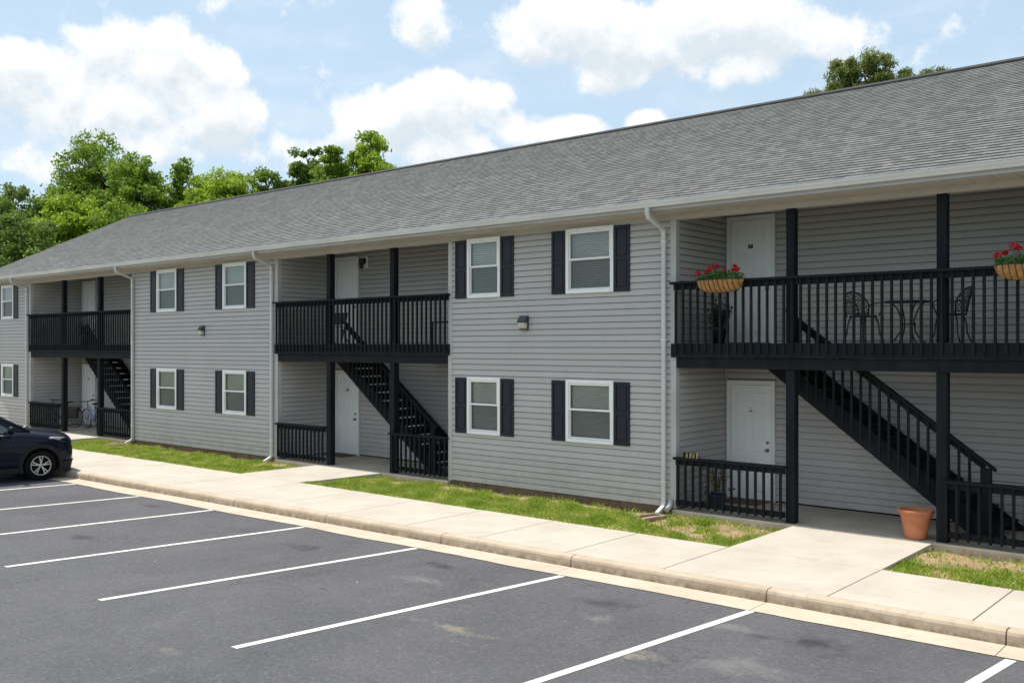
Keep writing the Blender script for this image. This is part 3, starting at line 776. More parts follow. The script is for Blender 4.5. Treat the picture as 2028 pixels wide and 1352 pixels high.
# doormats
M_MAT = pm('coir_mat', (.20, .10, .05), (.12, .06, .03), 18, .95, .8, 120)
for x, lab in ((-8.15, 'brown coir doormat before the nearest ground floor door'), (-19.5, 'brown coir doormat before the ground floor door of the middle porch')):
    b = MB(); b.box(x-.40, x+.40, RD-.62, RD-.13, .002, .018); o = obj('doormat', b, M_MAT, bevel=.005); setp(o, lab, 'doormat', 'doormats')
b = MB(); b.box(-8.5, -7.9, RD-.55, RD-.15, 2.852, 2.868); o = obj('doormat', b, M_MAT, bevel=.005); setp(o, 'brown doormat on the upper balcony before the nearest upstairs door', 'doormat', 'doormats')
# splash blocks
M_SPL = concrete('splash_concrete', (.40, .32, .23), (.30, .23, .16), (.2, .15, .1), .5, 4)
def splash(x, lab):
    b = MB(); b.box(x-.16, x+.16, -.78, -.26, -.128, -.105)
    b.box(x-.16, x-.115, -.78, -.26, -.1048, -.062); b.box(x+.115, x+.16, -.78, -.26, -.1048, -.062); b.box(x-.115, x+.115, -.30, -.26, -.1048, -.066)
    o = obj('splash_block', b, M_SPL, bevel=.01); setp(o, lab, 'splash block', 'splash blocks'); o.rotation_euler = (0, 0, R(-14))
splash(-8.86, 'brown concrete splash block under the downspout nearest the camera')
splash(-27.2, 'pale splash block under the downspout right of the bicycle porch')
# second stub next to the near downspout
b = MB(); b.tube([(-8.73, -.05, .16), (-8.73, -.08, .06), (-8.73, -.20, .0)], .045, 14); o = obj('drain_stub', b, M_TRIM); setp(o, 'short round drain outlet beside the nearest downspout foot', 'drain pipe')

# bistro set
def chair(x, y, z, rz, label):
    e = empty('bistro_chair', (x, y, z), label, 'chair', 'bistro set chairs', rz, True)
    b = MB(); b.lathe([(0, .0), (.20, .0), (.215, .008), (.215, .02), (.2, .027), (0, .027)], (0, 0, .42), 28)
    obj('seat', b, M_BMET, e)
    # back faces +y front; back plane at y=-.2 leaning
    b = MB(); pts = []
    def bp(u, h): return (u, -.19-.16*h/.4*.6+.18*(u/.24)**2*.35, .44+h)
    for k in range(19):
        a = math.pi*k/18; pts.append(bp(-.24*math.cos(a), .16+.24*math.sin(a)))
    b.tube([bp(-.2, -.02)]+pts+[bp(.2, -.02)], .013, 8); b.tube([bp(-.21, .04), bp(0, .03), bp(.21, .04)], .009, 6)
    def clipline(u0, h0, du, dh):
        seg = []
        for t in np.linspace(-1, 1, 41):
            u, h = u0+du*t, h0+dh*t
            if h > .04 and ((u/.235)**2+(max(0, h-.16)/.235)**2) < 1: seg.append(bp(u, h))
        if len(seg) > 3: b.tube(seg[::3]+[seg[-1]], .0055, 5)
    for k in range(-6, 7):
        clipline(k*.062, .2, .4, .4); clipline(k*.062, .2, -.4, .4)
    obj('backrest', b, M_BMET, e)
    for s in (-1, 1):
        b = MB(); b.tube([bp(s*.235, .17), (s*.27, -.12, .64), (s*.28, .02, .655), (s*.275, .12, .64), (s*.25, .17, .60), (s*.22, .16, .52), (s*.19, .14, .44)], .011, 8); obj('armrest', b, M_BMET, e)
        for t in (-1, 1):
            b = MB(); b.tube([(s*.14, t*.13, .42), (s*.17, t*.16, .30), (s*.18, t*.17, .15), (s*.22, t*.22, .01)], [.014, .012, .011, .013], 8); obj('leg', b, M_BMET, e)
    return e
chair(-5.80, 1.0, 2.852, R(-122), 'black lattice-back iron chair left of the balcony bistro table')
chair(-4.46, 1.0, 2.852, R(84), 'black lattice-back iron chair right of the balcony bistro table')
e = empty('bistro_table', (-5.10, 1.0, 2.852), 'small round black iron table between two lattice chairs on the balcony', 'table', None, 0, True)
b = MB(); b.lathe([(0, .66), (.33, .66), (.345, .655), (.35, .64), (.345, .63), (0, .635)], n=36); obj('tabletop', b, M_BMET, e)
for k in range(4):
    a = R(45+90*k); c, s = math.cos(a), math.sin(a)
    b = MB(); b.tube([(c*.26, s*.26, .63), (c*.17, s*.17, .54), (c*.10, s*.10, .36), (c*.12, s*.12, .18), (c*.22, s*.22, .04), (c*.28, s*.28, .01)], .012, 8); obj('leg', b, M_BMET, e)
b = MB(); b.lathe([(.0, .29), (.12, .29), (.125, .30), (.12, .31), (0, .31)], n=24); obj('lower_shelf', b, M_BMET, e)

# planters with geraniums
M_COIR = pm('coir_liner', (.50, .27, .09), (.32, .16, .05), 14, .95, .8, 70)
M_FOL = leaf_mat('geranium_leaves', (.04, .12, .02), (.08, .20, .03), (.17, .33, .08), .3)
M_RED = leaf_mat('geranium_petals', (.55, .008, .02), (.70, .012, .03), (.75, .05, .06), .25)
def cards(name, P, S, mat, parent, tilt=1.0, seed=0):
    """leaf faces: P centres, S sizes; each a bent four-corner blade"""
    r = np.random.default_rng(seed); n = len(P); P = np.asarray(P); S = np.asarray(S)
    a = r.normal(size=(n, 3)); a /= np.linalg.norm(a, axis=1)[:, None]
    t = r.normal(size=(n, 3)); t[:, 2] *= tilt; b_ = np.cross(a, t); b_ /= np.linalg.norm(b_, axis=1)[:, None]
    S = S[:, None]
    V = np.stack([P-a*S, P+b_*S*.6, P+a*S, P-b_*S*.6], 1).reshape(-1, 3)
    mb = MB(); mb.v = V.tolist(); mb.f = [(4*i, 4*i+1, 4*i+2, 4*i+3) for i in range(n)]; mb.m = [0]*n; mb.sm = [False]*n
    return obj(name, mb, mat, parent, attr=r.beta(2, 2, n))
def planter(x, y, z, label, seed, blooms):
    e = empty('hanging_planter', (x, y, z), label, 'planter', 'geranium planters on the balcony rail')
    r = np.random.default_rng(seed)
    b = MB(); N = 20; L2, W2, Hh = .415, .19, .21
    # half-barrel liner: sections along x
    rows = []
    for k in range(N+1):
        u = -1+2*k/N; s = (1-abs(u)**3.2)**.5 if abs(u) < 1 else .0
        s = max(s, .12); row = []
        for j in range(9):
            a = math.pi*j/8
            row.append((x+u*L2, y-.02-W2*s*math.cos(a)*1.0*(.9), z+Hh-Hh*(s**.8)*math.sin(a)))
        rows.append(row)
    i = len(b.v)
    for row in rows: b.v += row
    for k in range(N):
        for j in range(8): b.f.append((i+k*9+j, i+k*9+j+1, i+(k+1)*9+j+1, i+(k+1)*9+j)); b.m.append(0); b.sm.append(True)
    b.f.append(tuple(i+j for j in range(9))); b.m.append(0); b.sm.append(False)
    b.f.append(tuple(i+N*9+j for j in range(8, -1, -1))); b.m.append(0); b.sm.append(False)
    obj('liner', b, M_COIR, e)
    b = MB()
    for k in range(1, N, 2):
        b.tube([(p[0]+.02*math.sin(j/8*3.14), p[1]+(-.004 if j < 4 else .004), p[2]-.005) for j, p in enumerate(rows[k])], .0055, 5)
    b.tube([(x-L2, y-.02, z+Hh)]+[rows[k][0] for k in range(1, N)]+[(x+L2, y-.02, z+Hh)]+[rows[k][8] for k in range(N-1, 0, -1)], .008, 6, closed=True)
    obj('wire_frame', b, M_BMET, e)
    b = MB(); b.poly([(rows[k][0][0], rows[k][0][1]+.01, z+Hh-.02) for k in range(N+1)]+[(rows[k][8][0], rows[k][8][1]-.01, z+Hh-.02) for k in range(N, -1, -1)]); obj('compost', b, M_SOIL, e)
    P = []; S = []
    for k in range(900):
        u = r.uniform(-1, 1); hgt = r.beta(1.4, 2.0)*.20
        P.append((x+u*L2*.93+r.normal()*.015, y-.02+r.normal()*.075, z+Hh-.035+hgt*(1.1-.35*abs(u)))); S.append(r.uniform(.013, .03))
    cards('foliage', P, S, M_FOL, e, seed=seed)
    st = MB()
    for (bx, bz, rad) in blooms:
        cx, cz = x+bx, z+Hh+bz; cy = y-.03+r.normal()*.04
        n = 110; d = r.normal(size=(n, 3)); d /= np.linalg.norm(d, axis=1)[:, None]
        P = np.array([cx, cy, cz])+d*rad*r.uniform(.5, 1, (n, 1))*np.array([1.1, 1, .8])
        cards('flower_head', P, r.uniform(.010, .018, n), M_RED, e, seed=seed+int(bx*100)+50)
        st.tube([(cx*.7+x*.3, y-.02, z+Hh), (cx, cy, cz-rad*.5)], .004, 5)
    obj('stems', st, M_FOL, e, attr=[.5]*len(st.f))
planter(-7.70, -.20, 3.685, 'coir lined planter of red geraniums on the rail in front of the upstairs door', 3, [(-.37, .12, .055), (-.24, .14, .055), (-.17, .18, .06), (-.09, .23, .065), (.10, .14, .035), (.27, .21, .04), (.32, .16, .045), (.25, .15, .03)])
planter(-3.13, -.20, 3.69, 'coir lined planter of red geraniums at the right edge of the balcony rail', 4, [(-.38, .14, .055), (-.30, .17, .04), (-.18, .25, .065), (-.12, .22, .045), (.05, .18, .06), (.10, .22, .05), (.30, .18, .06)])

# potted plants and clutter
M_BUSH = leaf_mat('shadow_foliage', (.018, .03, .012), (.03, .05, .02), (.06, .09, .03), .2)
M_POTD = pm('dark_planter', (.02, .025, .035), (.035, .04, .05), 6, .5)
def potplant(x, y, z, h, w, label, pot=M_POTD, leaf=M_BUSH, n=260, seed=1, pr=.14, grp='potted plants on the porches'):
    e = empty('potted_plant', (x, y, z), label, 'potted plant', grp)
    b = MB(); b.lathe([(0, .002), (pr*.7, .002), (pr, .24), (pr*1.05, .25), (pr*1.05, .28), (pr*.9, .28), (pr*.88, .22), (0, .22)], (x, y, z), 24); obj('pot', b, pot, e)
    r = np.random.default_rng(seed); st = MB(); P = []
    for k in range(9):
        a = r.uniform(0, 6.28); q = r.uniform(.3, 1)*w; hh = h*r.uniform(.6, 1)
        pts = [(x, y, z+.22), (x+math.cos(a)*q*.4, y+math.sin(a)*q*.4, z+.22+(hh-.22)*.6), (x+math.cos(a)*q, y+math.sin(a)*q, z+hh)]
        st.tube(pts, [.008, .006, .003], 5)
        for _ in range(n//9):
            f = r.uniform(.3, 1); P.append((x+math.cos(a)*q*f+r.normal()*.05, y+math.sin(a)*q*f+r.normal()*.05, z+.22+(hh-.22)*f+r.normal()*.05))
    obj('stems', st, M_BARK, e); cards('leaves', P, r.uniform(.025, .05, len(P)), leaf, e, seed=seed); return e
potplant(-8.36, .95, 2.852, .75, .18, 'dark leafy potted plant in the left corner of the nearest balcony', n=420, seed=5)
potplant(-14.65, .9, 2.852, 1.0, .26, 'tall dark potted plant at the right end of the middle balcony', n=420, seed=6)
potplant(-32.3, .9, 2.852, .75, .30, 'dark bushy potted plant on the farthest balcony', n=300, seed=9)
M_TWIG = leaf_mat('tan_fronds', (.26, .18, .08), (.36, .26, .12), (.45, .36, .2), .2)
M_BLUEP = pm('blue_glazed_pot', (.02, .035, .07), (.03, .05, .09), 5, .25)
x, y = -8.02, .70
e = empty('potted_plant', (x-.25, y, 0), 'half-dry potted plant with curled tan fronds in a blue pot behind the lower railing', 'potted plant', 'potted plants on the porches')
b = MB(); b.lathe([(0, .002), (.12, .002), (.17, .20), (.18, .22), (.165, .22), (.15, .18), (0, .18)], (x-.25, y, 0), 24); obj('pot', b, M_BLUEP, e)
r = np.random.default_rng(8); st = MB()
for k in range(16):
    a = r.uniform(0, 6.28); q = r.uniform(.15, .42); h = r.uniform(.45, .75)
    st.tube([(x-.25, y, .18), (x-.25+math.cos(a)*q*.3, y+math.sin(a)*q*.3, h*.8), (x-.25+math.cos(a)*q*.7, y+math.sin(a)*q*.7, h), (x-.25+math.cos(a)*q*1.1, y+math.sin(a)*q, h-.05), (x-.25+math.cos(a)*q*1.2, y+math.sin(a)*q*1.1, h+.02)], [.006, .008, .012, .009, .003], 6)
obj('fronds', st, M_TWIG, e, attr=r.uniform(0, 1, len(st.f)))
P = [(x-.25+r.normal()*.12, y+r.normal()*.12, r.uniform(.2, .7)) for _ in range(120)]
cards('leaves', P, r.uniform(.02, .04, 120), M_BUSH, e, seed=3)
# small carved ornament row on the lower rail
M_GOLD = pm('ornament_tan', (.50, .38, .18), (.36, .26, .11), 20, .6)
e = empty('rail_ornament', (-8.35, -.05, .906), 'row of small tan and dark carved figures standing on the lower porch rail', 'ornament')
for k, (dx, h, kind_) in enumerate(((-.13, .10, 1), (-.07, .085, 0), (0., .09, 0), (.06, .07, 0), (.13, .10, 0))):
    b = MB(); X = -8.35+dx
    b.lathe([(0, 0), (.022, 0), (.024, .01), (.013, h*.35), (.02, h*.55), (.011, h*.72), (.017, h*.86), (0, h)], (X, -.05, .906), 12)
    if k % 2 == 0: b.tube([(X, -.05, .906+h*.5), (X+.025, -.05, .906+h*.62), (X+.02, -.05, .906+h*.95)], .006, 5)
    obj('figure', b, M_BMET if kind_ else M_GOLD, e)
b = MB(); b.box(-8.50, -8.20, -.03, -.012, .907, .99); obj('backing_panel', b, pm('dark_panel', (.05, .05, .035)), e)
# folded chair shape on the middle balcony
e = empty('folding_chair', (-18.35, .35, 2.852), 'dark folding chair leaning open on the middle balcony before the door', 'chair', None, R(20), True)
b = MB(); b.tube([(-.2, 0, 0), (-.2, .3, .75)], .015, 6); b.tube([(.2, 0, 0), (.2, .3, .75)], .015, 6); b.tube([(-.2, .3, .75), (.2, .3, .75)], .015, 6); obj('back_frame', b, M_BMET, e)
b = MB(); b.tube([(-.18, .4, 0), (-.18, .02, .45)], .013, 6); b.tube([(.18, .4, 0), (.18, .02, .45)], .013, 6); obj('leg_frame', b, M_BMET, e)
b = MB(); b.box(-.19, .19, -.02, .2, .42, .44); obj('seat', b, M_BMET, e)
b = MB(); b.poly([(-.18, .19, .48), (.18, .19, .48), (.18, .30, .74), (-.18, .30, .74)]); b.poly([(-.18, .20, .48), (-.18, .31, .74), (.18, .31, .74), (.18, .20, .48)]); obj('backrest', b, M_BMET, e)
e = empty('side_table', (-15.15, .9, 2.852), 'small dark square side table near the right end of the middle balcony', 'table', None, 0, True)
b = MB(); b.box(-.22, .22, -.22, .22, .48, .51); obj('tabletop', b, M_BMET, e)
for sx in (-1, 1):
    for sy in (-1, 1): b = MB(); b.box(sx*.19-.015, sx*.19+.015, sy*.19-.015, sy*.19+.015, 0, .479); obj('leg', b, M_BMET, e)

# bicycles
M_RUB = pm('black_rubber', (.007, .007, .007), (.012, .012, .012), 8, .8, spec=.12)
M_CHR = pm('bright_metal', (.55, .56, .56), (.42, .43, .43), 8, .3, metal=.8)
def bicycle(loc, rz, lean, frame_mat, label, pannier=False):
    e = empty('bicycle', loc, label, 'bicycle', 'bicycles parked on the left porch', rz, True)
    e.rotation_euler = (lean, 0, rz)
    rw = .33; xf, xr = .53, -.50
    for X in (xr, xf):
        b = MB(); b.tube([(X+rw*math.cos(a), 0, rw+.002+rw*math.sin(a)) for a in np.linspace(0, 2*math.pi, 33)[:-1]], .017, 8, closed=True)
        w = obj('wheel', b, M_RUB, e)
        b = MB(); b.tube([(X+(rw-.03)*math.cos(a), 0, rw+.002+(rw-.03)*math.sin(a)) for a in np.linspace(0, 2*math.pi, 33)[:-1]], .011, 6, closed=True); obj('rim', b, M_CHR, w)
        b = MB()
        for k in range(18):
            a = 2*math.pi*k/18; b.tube([(X, .02*(-1)**k, rw), (X+(rw-.035)*math.cos(a), 0, rw+(rw-.035)*math.sin(a))], .0016, 4)
        b.lathe([(.0, -.035), (.02, -.035), (.02, .035), (0, .035)], (X, 0, rw), 10, axis='y'); obj('spokes', b, M_CHR, w)
    b = MB(); bb = (-.08, 0, .28); st = (-.21, 0, .74); ht = (.36, 0, .80); hb = (.40, 0, .66)
    tk = 1 if pannier else 1.9
    b.tube([bb, st], .017*tk, 8); b.tube([bb, (.12, 0, .38), hb], .024*tk, 8); b.tube([(-.19, 0, .66), (.08, 0, .62), ht], .018, 8); b.tube([ht, hb], .02, 8)
    for s in (-.05, .05): b.tube([(bb[0], s*.5, bb[2]), (xr, s, rw)], .010, 6); b.tube([(-.19, s*.3, .66), (xr, s, rw)], .009, 6); b.tube([hb, (.43, s, .62), (xf, s, rw)], .012, 6)
    obj('frame', b, frame_mat, e)
    b = MB(); b.tube([st, (-.23, 0, .84)], .012, 8); b.box(-.36, -.10, -.035, .035, .845, .885); b.box(-.38, -.24, -.07, .07, .85, .89); obj('saddle', b, M_RUB, e, bevel=.015)
    b = MB(); b.tube([ht, (.33, 0, .93)], .013, 8); b.tube([(.27, -.29, .96), (.33, -.12, .94), (.35, 0, .93), (.33, .12, .94), (.27, .29, .96)], .013, 8); obj('handlebar', b, M_RUB, e)
    b = MB(); b.lathe([(0, -.05), (.09, -.05), (.09, -.042), (0, -.042)], bb, 20, axis='y'); b.tube([(bb[0], -.06, bb[2]), (bb[0]+.15, -.07, bb[2]-.07)], .009, 6); b.tube([(bb[0], .06, bb[2]), (bb[0]-.15, .07, bb[2]+.07)], .009, 6)
    b.box(bb[0]+.11, bb[0]+.2, -.16, -.075, bb[2]-.085, bb[2]-.06); b.box(bb[0]-.2, bb[0]-.11, .075, .16, bb[2]+.06, bb[2]+.085); obj('crankset', b, M_CHR, e)
    if pannier:
        b = MB(); b.box(-.70, -.32, .06, .20, .30, .64); b.box(-.72, -.30, .05, .21, .58, .69); obj('pannier', b, pm('brown_canvas', (.06, .045, .035), (.09, .07, .055), 9, .9), e, bevel=.03)
        b = MB(); b.box(-.75, -.28, -.06, .06, .70, .712); obj('rack', b, M_RUB, e)
    return e
bicycle((-33.75, .75, .002), R(212), R(5), pm('dark_green_paint', (.02, .05, .035), (.03, .06, .045), 4, .4), 'dark bicycle with a brown pannier leaning behind the left porch post', True)
bicycle((-32.1, 1.15, .002), R(178), R(-6), pm('lilac_paint', (.34, .35, .56), (.28, .29, .48), 4, .35), 'pale lilac bicycle in the opening of the left porch', False)

# ------------------------------------------------------------------ car
M_CAR = NT('navy_car_paint'); M_CAR.col(M_CAR.mix(M_CAR.ramp(M_CAR.noise(400, 2), .3, .7), (.0012, .003, .010), (.002, .006, .018))); M_CAR.set(Roughness=.4, Metallic=.0)
M_CAR.b.inputs['Specular IOR Level'].default_value = .1; M_CAR.b.inputs['Coat Weight'].default_value = .32; M_CAR.b.inputs['Coat Roughness'].default_value = .04; M_CAR = M_CAR.mat
M_CLAD = pm('black_cladding', (.013, .013, .014), (.019, .019, .02), 12, .6, spec=.18)
M_CGL = NT('car_glass'); M_CGL.col((.02, .045, .04)); M_CGL.set(Roughness=.03); M_CGL.b.inputs['Specular IOR Level'].default_value = .8; M_CGL.b.inputs['Coat Weight'].default_value = 1; M_CGL = M_CGL.mat
M_HL = NT('headlight_glass'); M_HL.col((.45, .47, .5)); M_HL.set(Roughness=.08, Metallic=.6); M_HL = M_HL.mat
def build_car():
    # local: x right, y forward, z up, origin under the middle of the car; length 4.6, half width .92
    e = empty('parked_car', (0, 0, 0), 'dark navy car parked nose-in at the kerb, cut by the left edge', 'car', None, 0, True)
    HW = .92
    def sect(y, zb, zs, zt, w, wt, crown):
        """half section from bottom centre to top centre: sill, side, shoulder, hood/roof"""
        return [(0, y, zb), (w*.80, y, zb), (w*.96, y, zb+.06), (w, y, zb+.25), (w*1.0, y, (zb+zs)/2+.1), (w*.985, y, zs-.06), (w*.94, y, zs), (wt, y, zt-.015), (wt*.6, y, zt+crown*.7), (0, y, zt+crown)]
    # y, zbottom, zshoulder, ztop, halfwidth, top halfwidth, crown
    S = [(2.18, .34, .80, .90, .66, .56, .01), (2.16, .25, .88, .97, .80, .64, .02), (2.06, .22, .94, 1.03, .88, .70, .03), (1.88, .20, .98, 1.06, .90, .72, .035), (1.6, .20, 1.0, 1.08, .918, .74, .04), (1.25, .20, 1.05, 1.15, .92, .76, .04), (1.0, .20, 1.07, 1.17, .92, .78, .035),
         (.75, .20, 1.06, 1.13, .92, .80, .02), (.3, .20, 1.06, 1.09, .92, .80, .0), (-.5, .20, 1.08, 1.10, .92, .80, 0), (-1.3, .20, 1.10, 1.12, .92, .80, 0), (-1.9, .22, 1.10, 1.12, .90, .78, 0), (-2.2, .28, 1.06, 1.08, .86, .74, 0), (-2.3, .36, .98, 1.0, .80, .68, 0)]
    b = MB(); n = 10; rows = []
    for s in S:
        h = sect(*s); full = h+[(-x, y, z) for x, y, z in h[-2:0:-1]]; rows.append(full)
    m = len(rows[0])
    for r_ in rows: b.v += r_
    for k in range(len(rows)-1):
        for j in range(m): b.f.append((k*m+j, (k+1)*m+j, (k+1)*m+(j+1) % m, k*m+(j+1) % m)); b.m.append(0); b.sm.append(True)
    b.f.append(tuple(range(m))); b.m.append(0); b.sm.append(False)
    b.f.append(tuple(range((len(rows)-1)*m+m-1, (len(rows)-1)*m-1, -1))); b.m.append(0); b.sm.append(False)
    body = obj('body', b, [M_CAR, M_CLAD], e, keep=True)
    sb = body.modifiers.new('sub', 'SUBSURF'); sb.levels = sb.render_levels = 1
    WY = (1.45, -1.25); RWH = .345
    cut = MB()
    for wy in WY:
        for sx in (-1, 1):
            cut.lathe([(0, 0), (.40, 0), (.40, .5), (0, .5)], (sx*.68 if sx > 0 else -1.18, wy, RWH+.01), 40, axis='x')
    co = obj('cutter', cut, M_CLAD, None, keep=True)
    bm_ = body.modifiers.new('cut', 'BOOLEAN'); bm_.object = co; bm_.solver = 'EXACT'; bm_.operation = 'DIFFERENCE'
    bpy.context.view_layer.update()
    dg = bpy.context.evaluated_depsgraph_get(); me = bpy.data.meshes.new_from_object(body.evaluated_get(dg))
    body.modifiers.clear(); body.data = me; me.name = 'body'; bpy.data.objects.remove(co)
    for w in me.polygons:
        c = w.center
        if any(math.hypot(c.y-wy, c.z-RWH-.01) < .395 for wy in WY): w.material_index = 1
    # arch cladding
    for wy in WY:
        for sx in (-1, 1):
            b = MB(); pts = [(sx*.917, wy+.435*math.cos(a), RWH+.01+.435*math.sin(a)) for a in np.linspace(R(-22), R(202), 25)]
            i = len(b.v); N_ = 25
            for a in np.linspace(R(-20), R(200), N_):
                for rr, xx in ((.395, .86), (.395, .938), (.475, .932), (.485, .90)): b.v.append((sx*xx, wy+rr*math.cos(a), RWH+.01+rr*math.sin(a)))
            for k in range(N_-1):
                for j in range(3):
                    q = (i+k*4+j, i+k*4+j+1, i+(k+1)*4+j+1, i+(k+1)*4+j); b.f.append(q if sx > 0 else q[::-1]); b.m.append(0); b.sm.append(False)
            obj('wheel_arch', b, M_CLAD, e)
    for sx in (-1, 1):
        b = MB(); b.box(min(sx*.80, sx*.935), max(sx*.80, sx*.935), -.78, .99, .19, .33); obj('sill', b, M_CLAD, e, bevel=.03)
    # bumper lower and grille
    b = MB(); pr = [(-.62, 2.225), (-.3, 2.25), (.3, 2.25), (.62, 2.225), (.82, 2.14), (.92, 1.97), (.925, 1.88), (.86, 1.88), (.6, 2.0), (-.6, 2.0), (-.86, 1.88), (-.925, 1.88), (-.92, 1.97), (-.82, 2.14)]
    i = len(b.v); m_ = len(pr)
    for z in (.20, .42): b.v += [(x, y-(.05 if z < .3 else 0), z) for x, y in pr]
    for k in range(m_): b.f.append((i+k, i+(k+1) % m_, i+m_+(k+1) % m_, i+m_+k)); b.m.append(0); b.sm.append(False)
    b.f.append(tuple(range(i, i+m_))); b.f.append(tuple(range(i+2*m_-1, i+m_-1, -1))); b.m += [0, 0]; b.sm += [False]*2
    bp = obj('bumper', b, M_CLAD, e, bevel=.02)
    b = MB(); b.box(-.58, .58, 2.05, 2.235, .50, .74); obj('grille', b, M_CLAD, e, bevel=.03)
    for sx in (-1, 1):
        b = MB(); pts = [(.60, 2.195, .80), (.76, 2.13, .80), (.865, 1.98, .85), (.912, 1.68, .955), (.88, 1.70, .99), (.83, 1.93, .965), (.66, 2.12, .915)]
        i = len(b.v)
        b.v += [(sx*(x+.012), y+.03, z+.004) for x, y, z in pts]+[(sx*(x-.05), y-.10, z-.0) for x, y, z in pts]
        k_ = len(pts)
        b.f.append(tuple(i+j for j in (range(k_) if sx < 0 else range(k_-1, -1, -1)))); b.m.append(0); b.sm.append(False)
        for j in range(k_): b.f.append((i+j, i+(j+1) % k_, i+k_+(j+1) % k_, i+k_+j)); b.m.append(0); b.sm.append(False)
        obj('headlight', b, M_HL, e)
        b = MB(); b.box(min(sx*.70, sx*.80), max(sx*.70, sx*.80), 2.08, 2.165, .46, .54); obj('fog_lamp', b, M_HL, e, bevel=.02)
    # greenhouse
    C = [(1.25, 1.15, .76, .72), (.38, 1.64, .60, .56), (-.35, 1.66, .62, .58), (-1.2, 1.67, .62, .58), (-1.85, 1.60, .60, .54), (-2.22, 1.08, .72, .60)]
    b = MB(); rows = []
    def row(y, z, w, wt, zb=1.06):
        return [(.82 if y < .7 else .76, y, zb), (w+(.01), y, z-.07 if z > 1.2 else z-.01), (wt, y, z), (0, y, z+.025), (-wt, y, z), (-w-.01, y, z-.07 if z > 1.2 else z-.01), (-.82 if y < .7 else -.76, y, zb)]
    for q in C: rows.append(row(*q))
    for r_ in rows: b.v += r_
    for k in range(len(rows)-1):
        for j in range(6): b.f.append((k*7+j, (k+1)*7+j, (k+1)*7+j+1, k*7+j+1)); b.m.append(0); b.sm.append(j in (1, 2, 3, 4))
    cab = obj('roof', b, M_CAR, e)
    # glass panels lying on the greenhouse
    def pane(name, P4, off):
        b = MB(); P = [Vector(p) for p in P4]; nrm = (P[1]-P[0]).cross(P[-1]-P[0]).normalized(); 
        if nrm.dot(Vector(off)) < 0: nrm = -nrm
        b.poly([tuple(p+nrm*.008) for p in P]); b.poly([tuple(p-nrm*.004) for p in P][::-1]); return obj(name, b, M_CGL, e)
    w0, w1 = rows[0], rows[1]
    pane('windshield', [(-.68, 1.20, 1.18), (.68, 1.20, 1.18), (.53, .42, 1.62), (-.53, .42, 1.62)], (0, 1, 1))
    pane('rear_window', [(-.6, -2.16, 1.16), (.6, -2.16, 1.16), (.5, -1.9, 1.55), (-.5, -1.9, 1.55)], (0, -1, .5))
    for sx in (-1, 1):
        pane('side_window', [(sx*.806, .93, 1.12), (sx*.655, .30, 1.52), (sx*.640, -.42, 1.575), (sx*.812, -.42, 1.10)], (sx, 0, 0))
        pane('side_window', [(sx*.812, -.50, 1.10), (sx*.640, -.50, 1.575), (sx*.640, -1.25, 1.575), (sx*.812, -1.40, 1.10)], (sx, 0, 0))
        b = MB(); b.box(min(sx*.80, sx*.925), max(sx*.80, sx*.925), -1.45, .66, 1.068, 1.088); obj('window_trim', b, M_CHR, e)
        b = MB(); X = sx*.99; b.lathe([(0, -.07), (.07, -.06), (.095, .0), (.09, .05), (0, .06)], (X, .80, 1.19), 16, axis='y'); b.tube([(sx*.86, .82, 1.10), (X, .82, 1.15)], .025, 8); obj('mirror', b, M_CAR, e)
        b = MB(); b.box(min(sx*.915, sx*.94), max(sx*.915, sx*.94), -.22, -.02, .86, .89); b.box(min(sx*.915, sx*.94), max(sx*.915, sx*.94), -1.2, -1.0, .87, .9); obj('door_handle', b, M_CHR, e, bevel=.008)
        b = MB()
        for yy in (.62, -.46): b.box(min(sx*.914, sx*.9245), max(sx*.914, sx*.9245), yy, yy+.007, .34, 1.05)
        obj('door_seam', b, M_DARK, e)
        b = MB(); b.box(min(sx*.62, sx*.84), max(sx*.62, sx*.84), -2.31, -2.1, .82, 1.02); obj('tail_light', b, pm('tail_red', (.35, .01, .01)), e, bevel=.03)
    # wheels
    for wy in WY:
        for sx in (-1, 1):
            xo = sx*.905
            b = MB(); pf = [(.225, 0), (.245, -.012), (.30, -.016), (.335, -.035), (.345, -.06), (.345, -.19), (.32, -.22), (.225, -.22)]
            b.lathe([(r_, (-abs(z))*(1 if sx > 0 else -1)) for r_, z in pf], (xo, wy, RWH), 48, axis='x'); w = obj('wheel', b, M_RUB, e)
            b = MB(); q = 1 if sx > 0 else -1
            b.lathe([(.205, q*-.015), (.232, q*-.006), (.236, q*-.02), (.222, q*-.03), (.215, q*-.16)], (xo, wy, RWH), 48, axis='x')
            b.lathe([(0, q*-.012), (.05, q*-.014), (.055, q*-.03)], (xo, wy, RWH), 24, axis='x')
            for k in range(5):
                for da in (-.13, .13):
                    a = 2*math.pi*k/5+.3; a2 = a+da*1.3; a1 = a+da*1.0
                    c0 = Vector((xo-q*.022, wy+.03*math.cos(a), RWH+.03*math.sin(a))); c1 = Vector((xo-q*.018, wy+.215*math.cos(a2), RWH+.215*math.sin(a2)))
                    b.tube([c0, c0.lerp(c1, .5)+Vector((q*-.004, 0, 0)), c1], 1, 4, rect=(.013, .011))
            obj('rim', b, M_CHR, w)
            b = MB(); b.lathe([(0, q*-.09), (.21, q*-.09), (.21, q*-.10), (0, q*-.10)], (xo, wy, RWH), 32, axis='x'); obj('brake_disc', b, M_CLAD, w)
    b = MB(); b.box(-.66, .66, -2.0, 1.95, .20, .6); b.box(-.8, .8, -.8, .95, .2, .3); obj('underbody', b, M_DARK, e)
    return e
car = build_car()
hd = R(-8)   # nose turned slightly toward +x
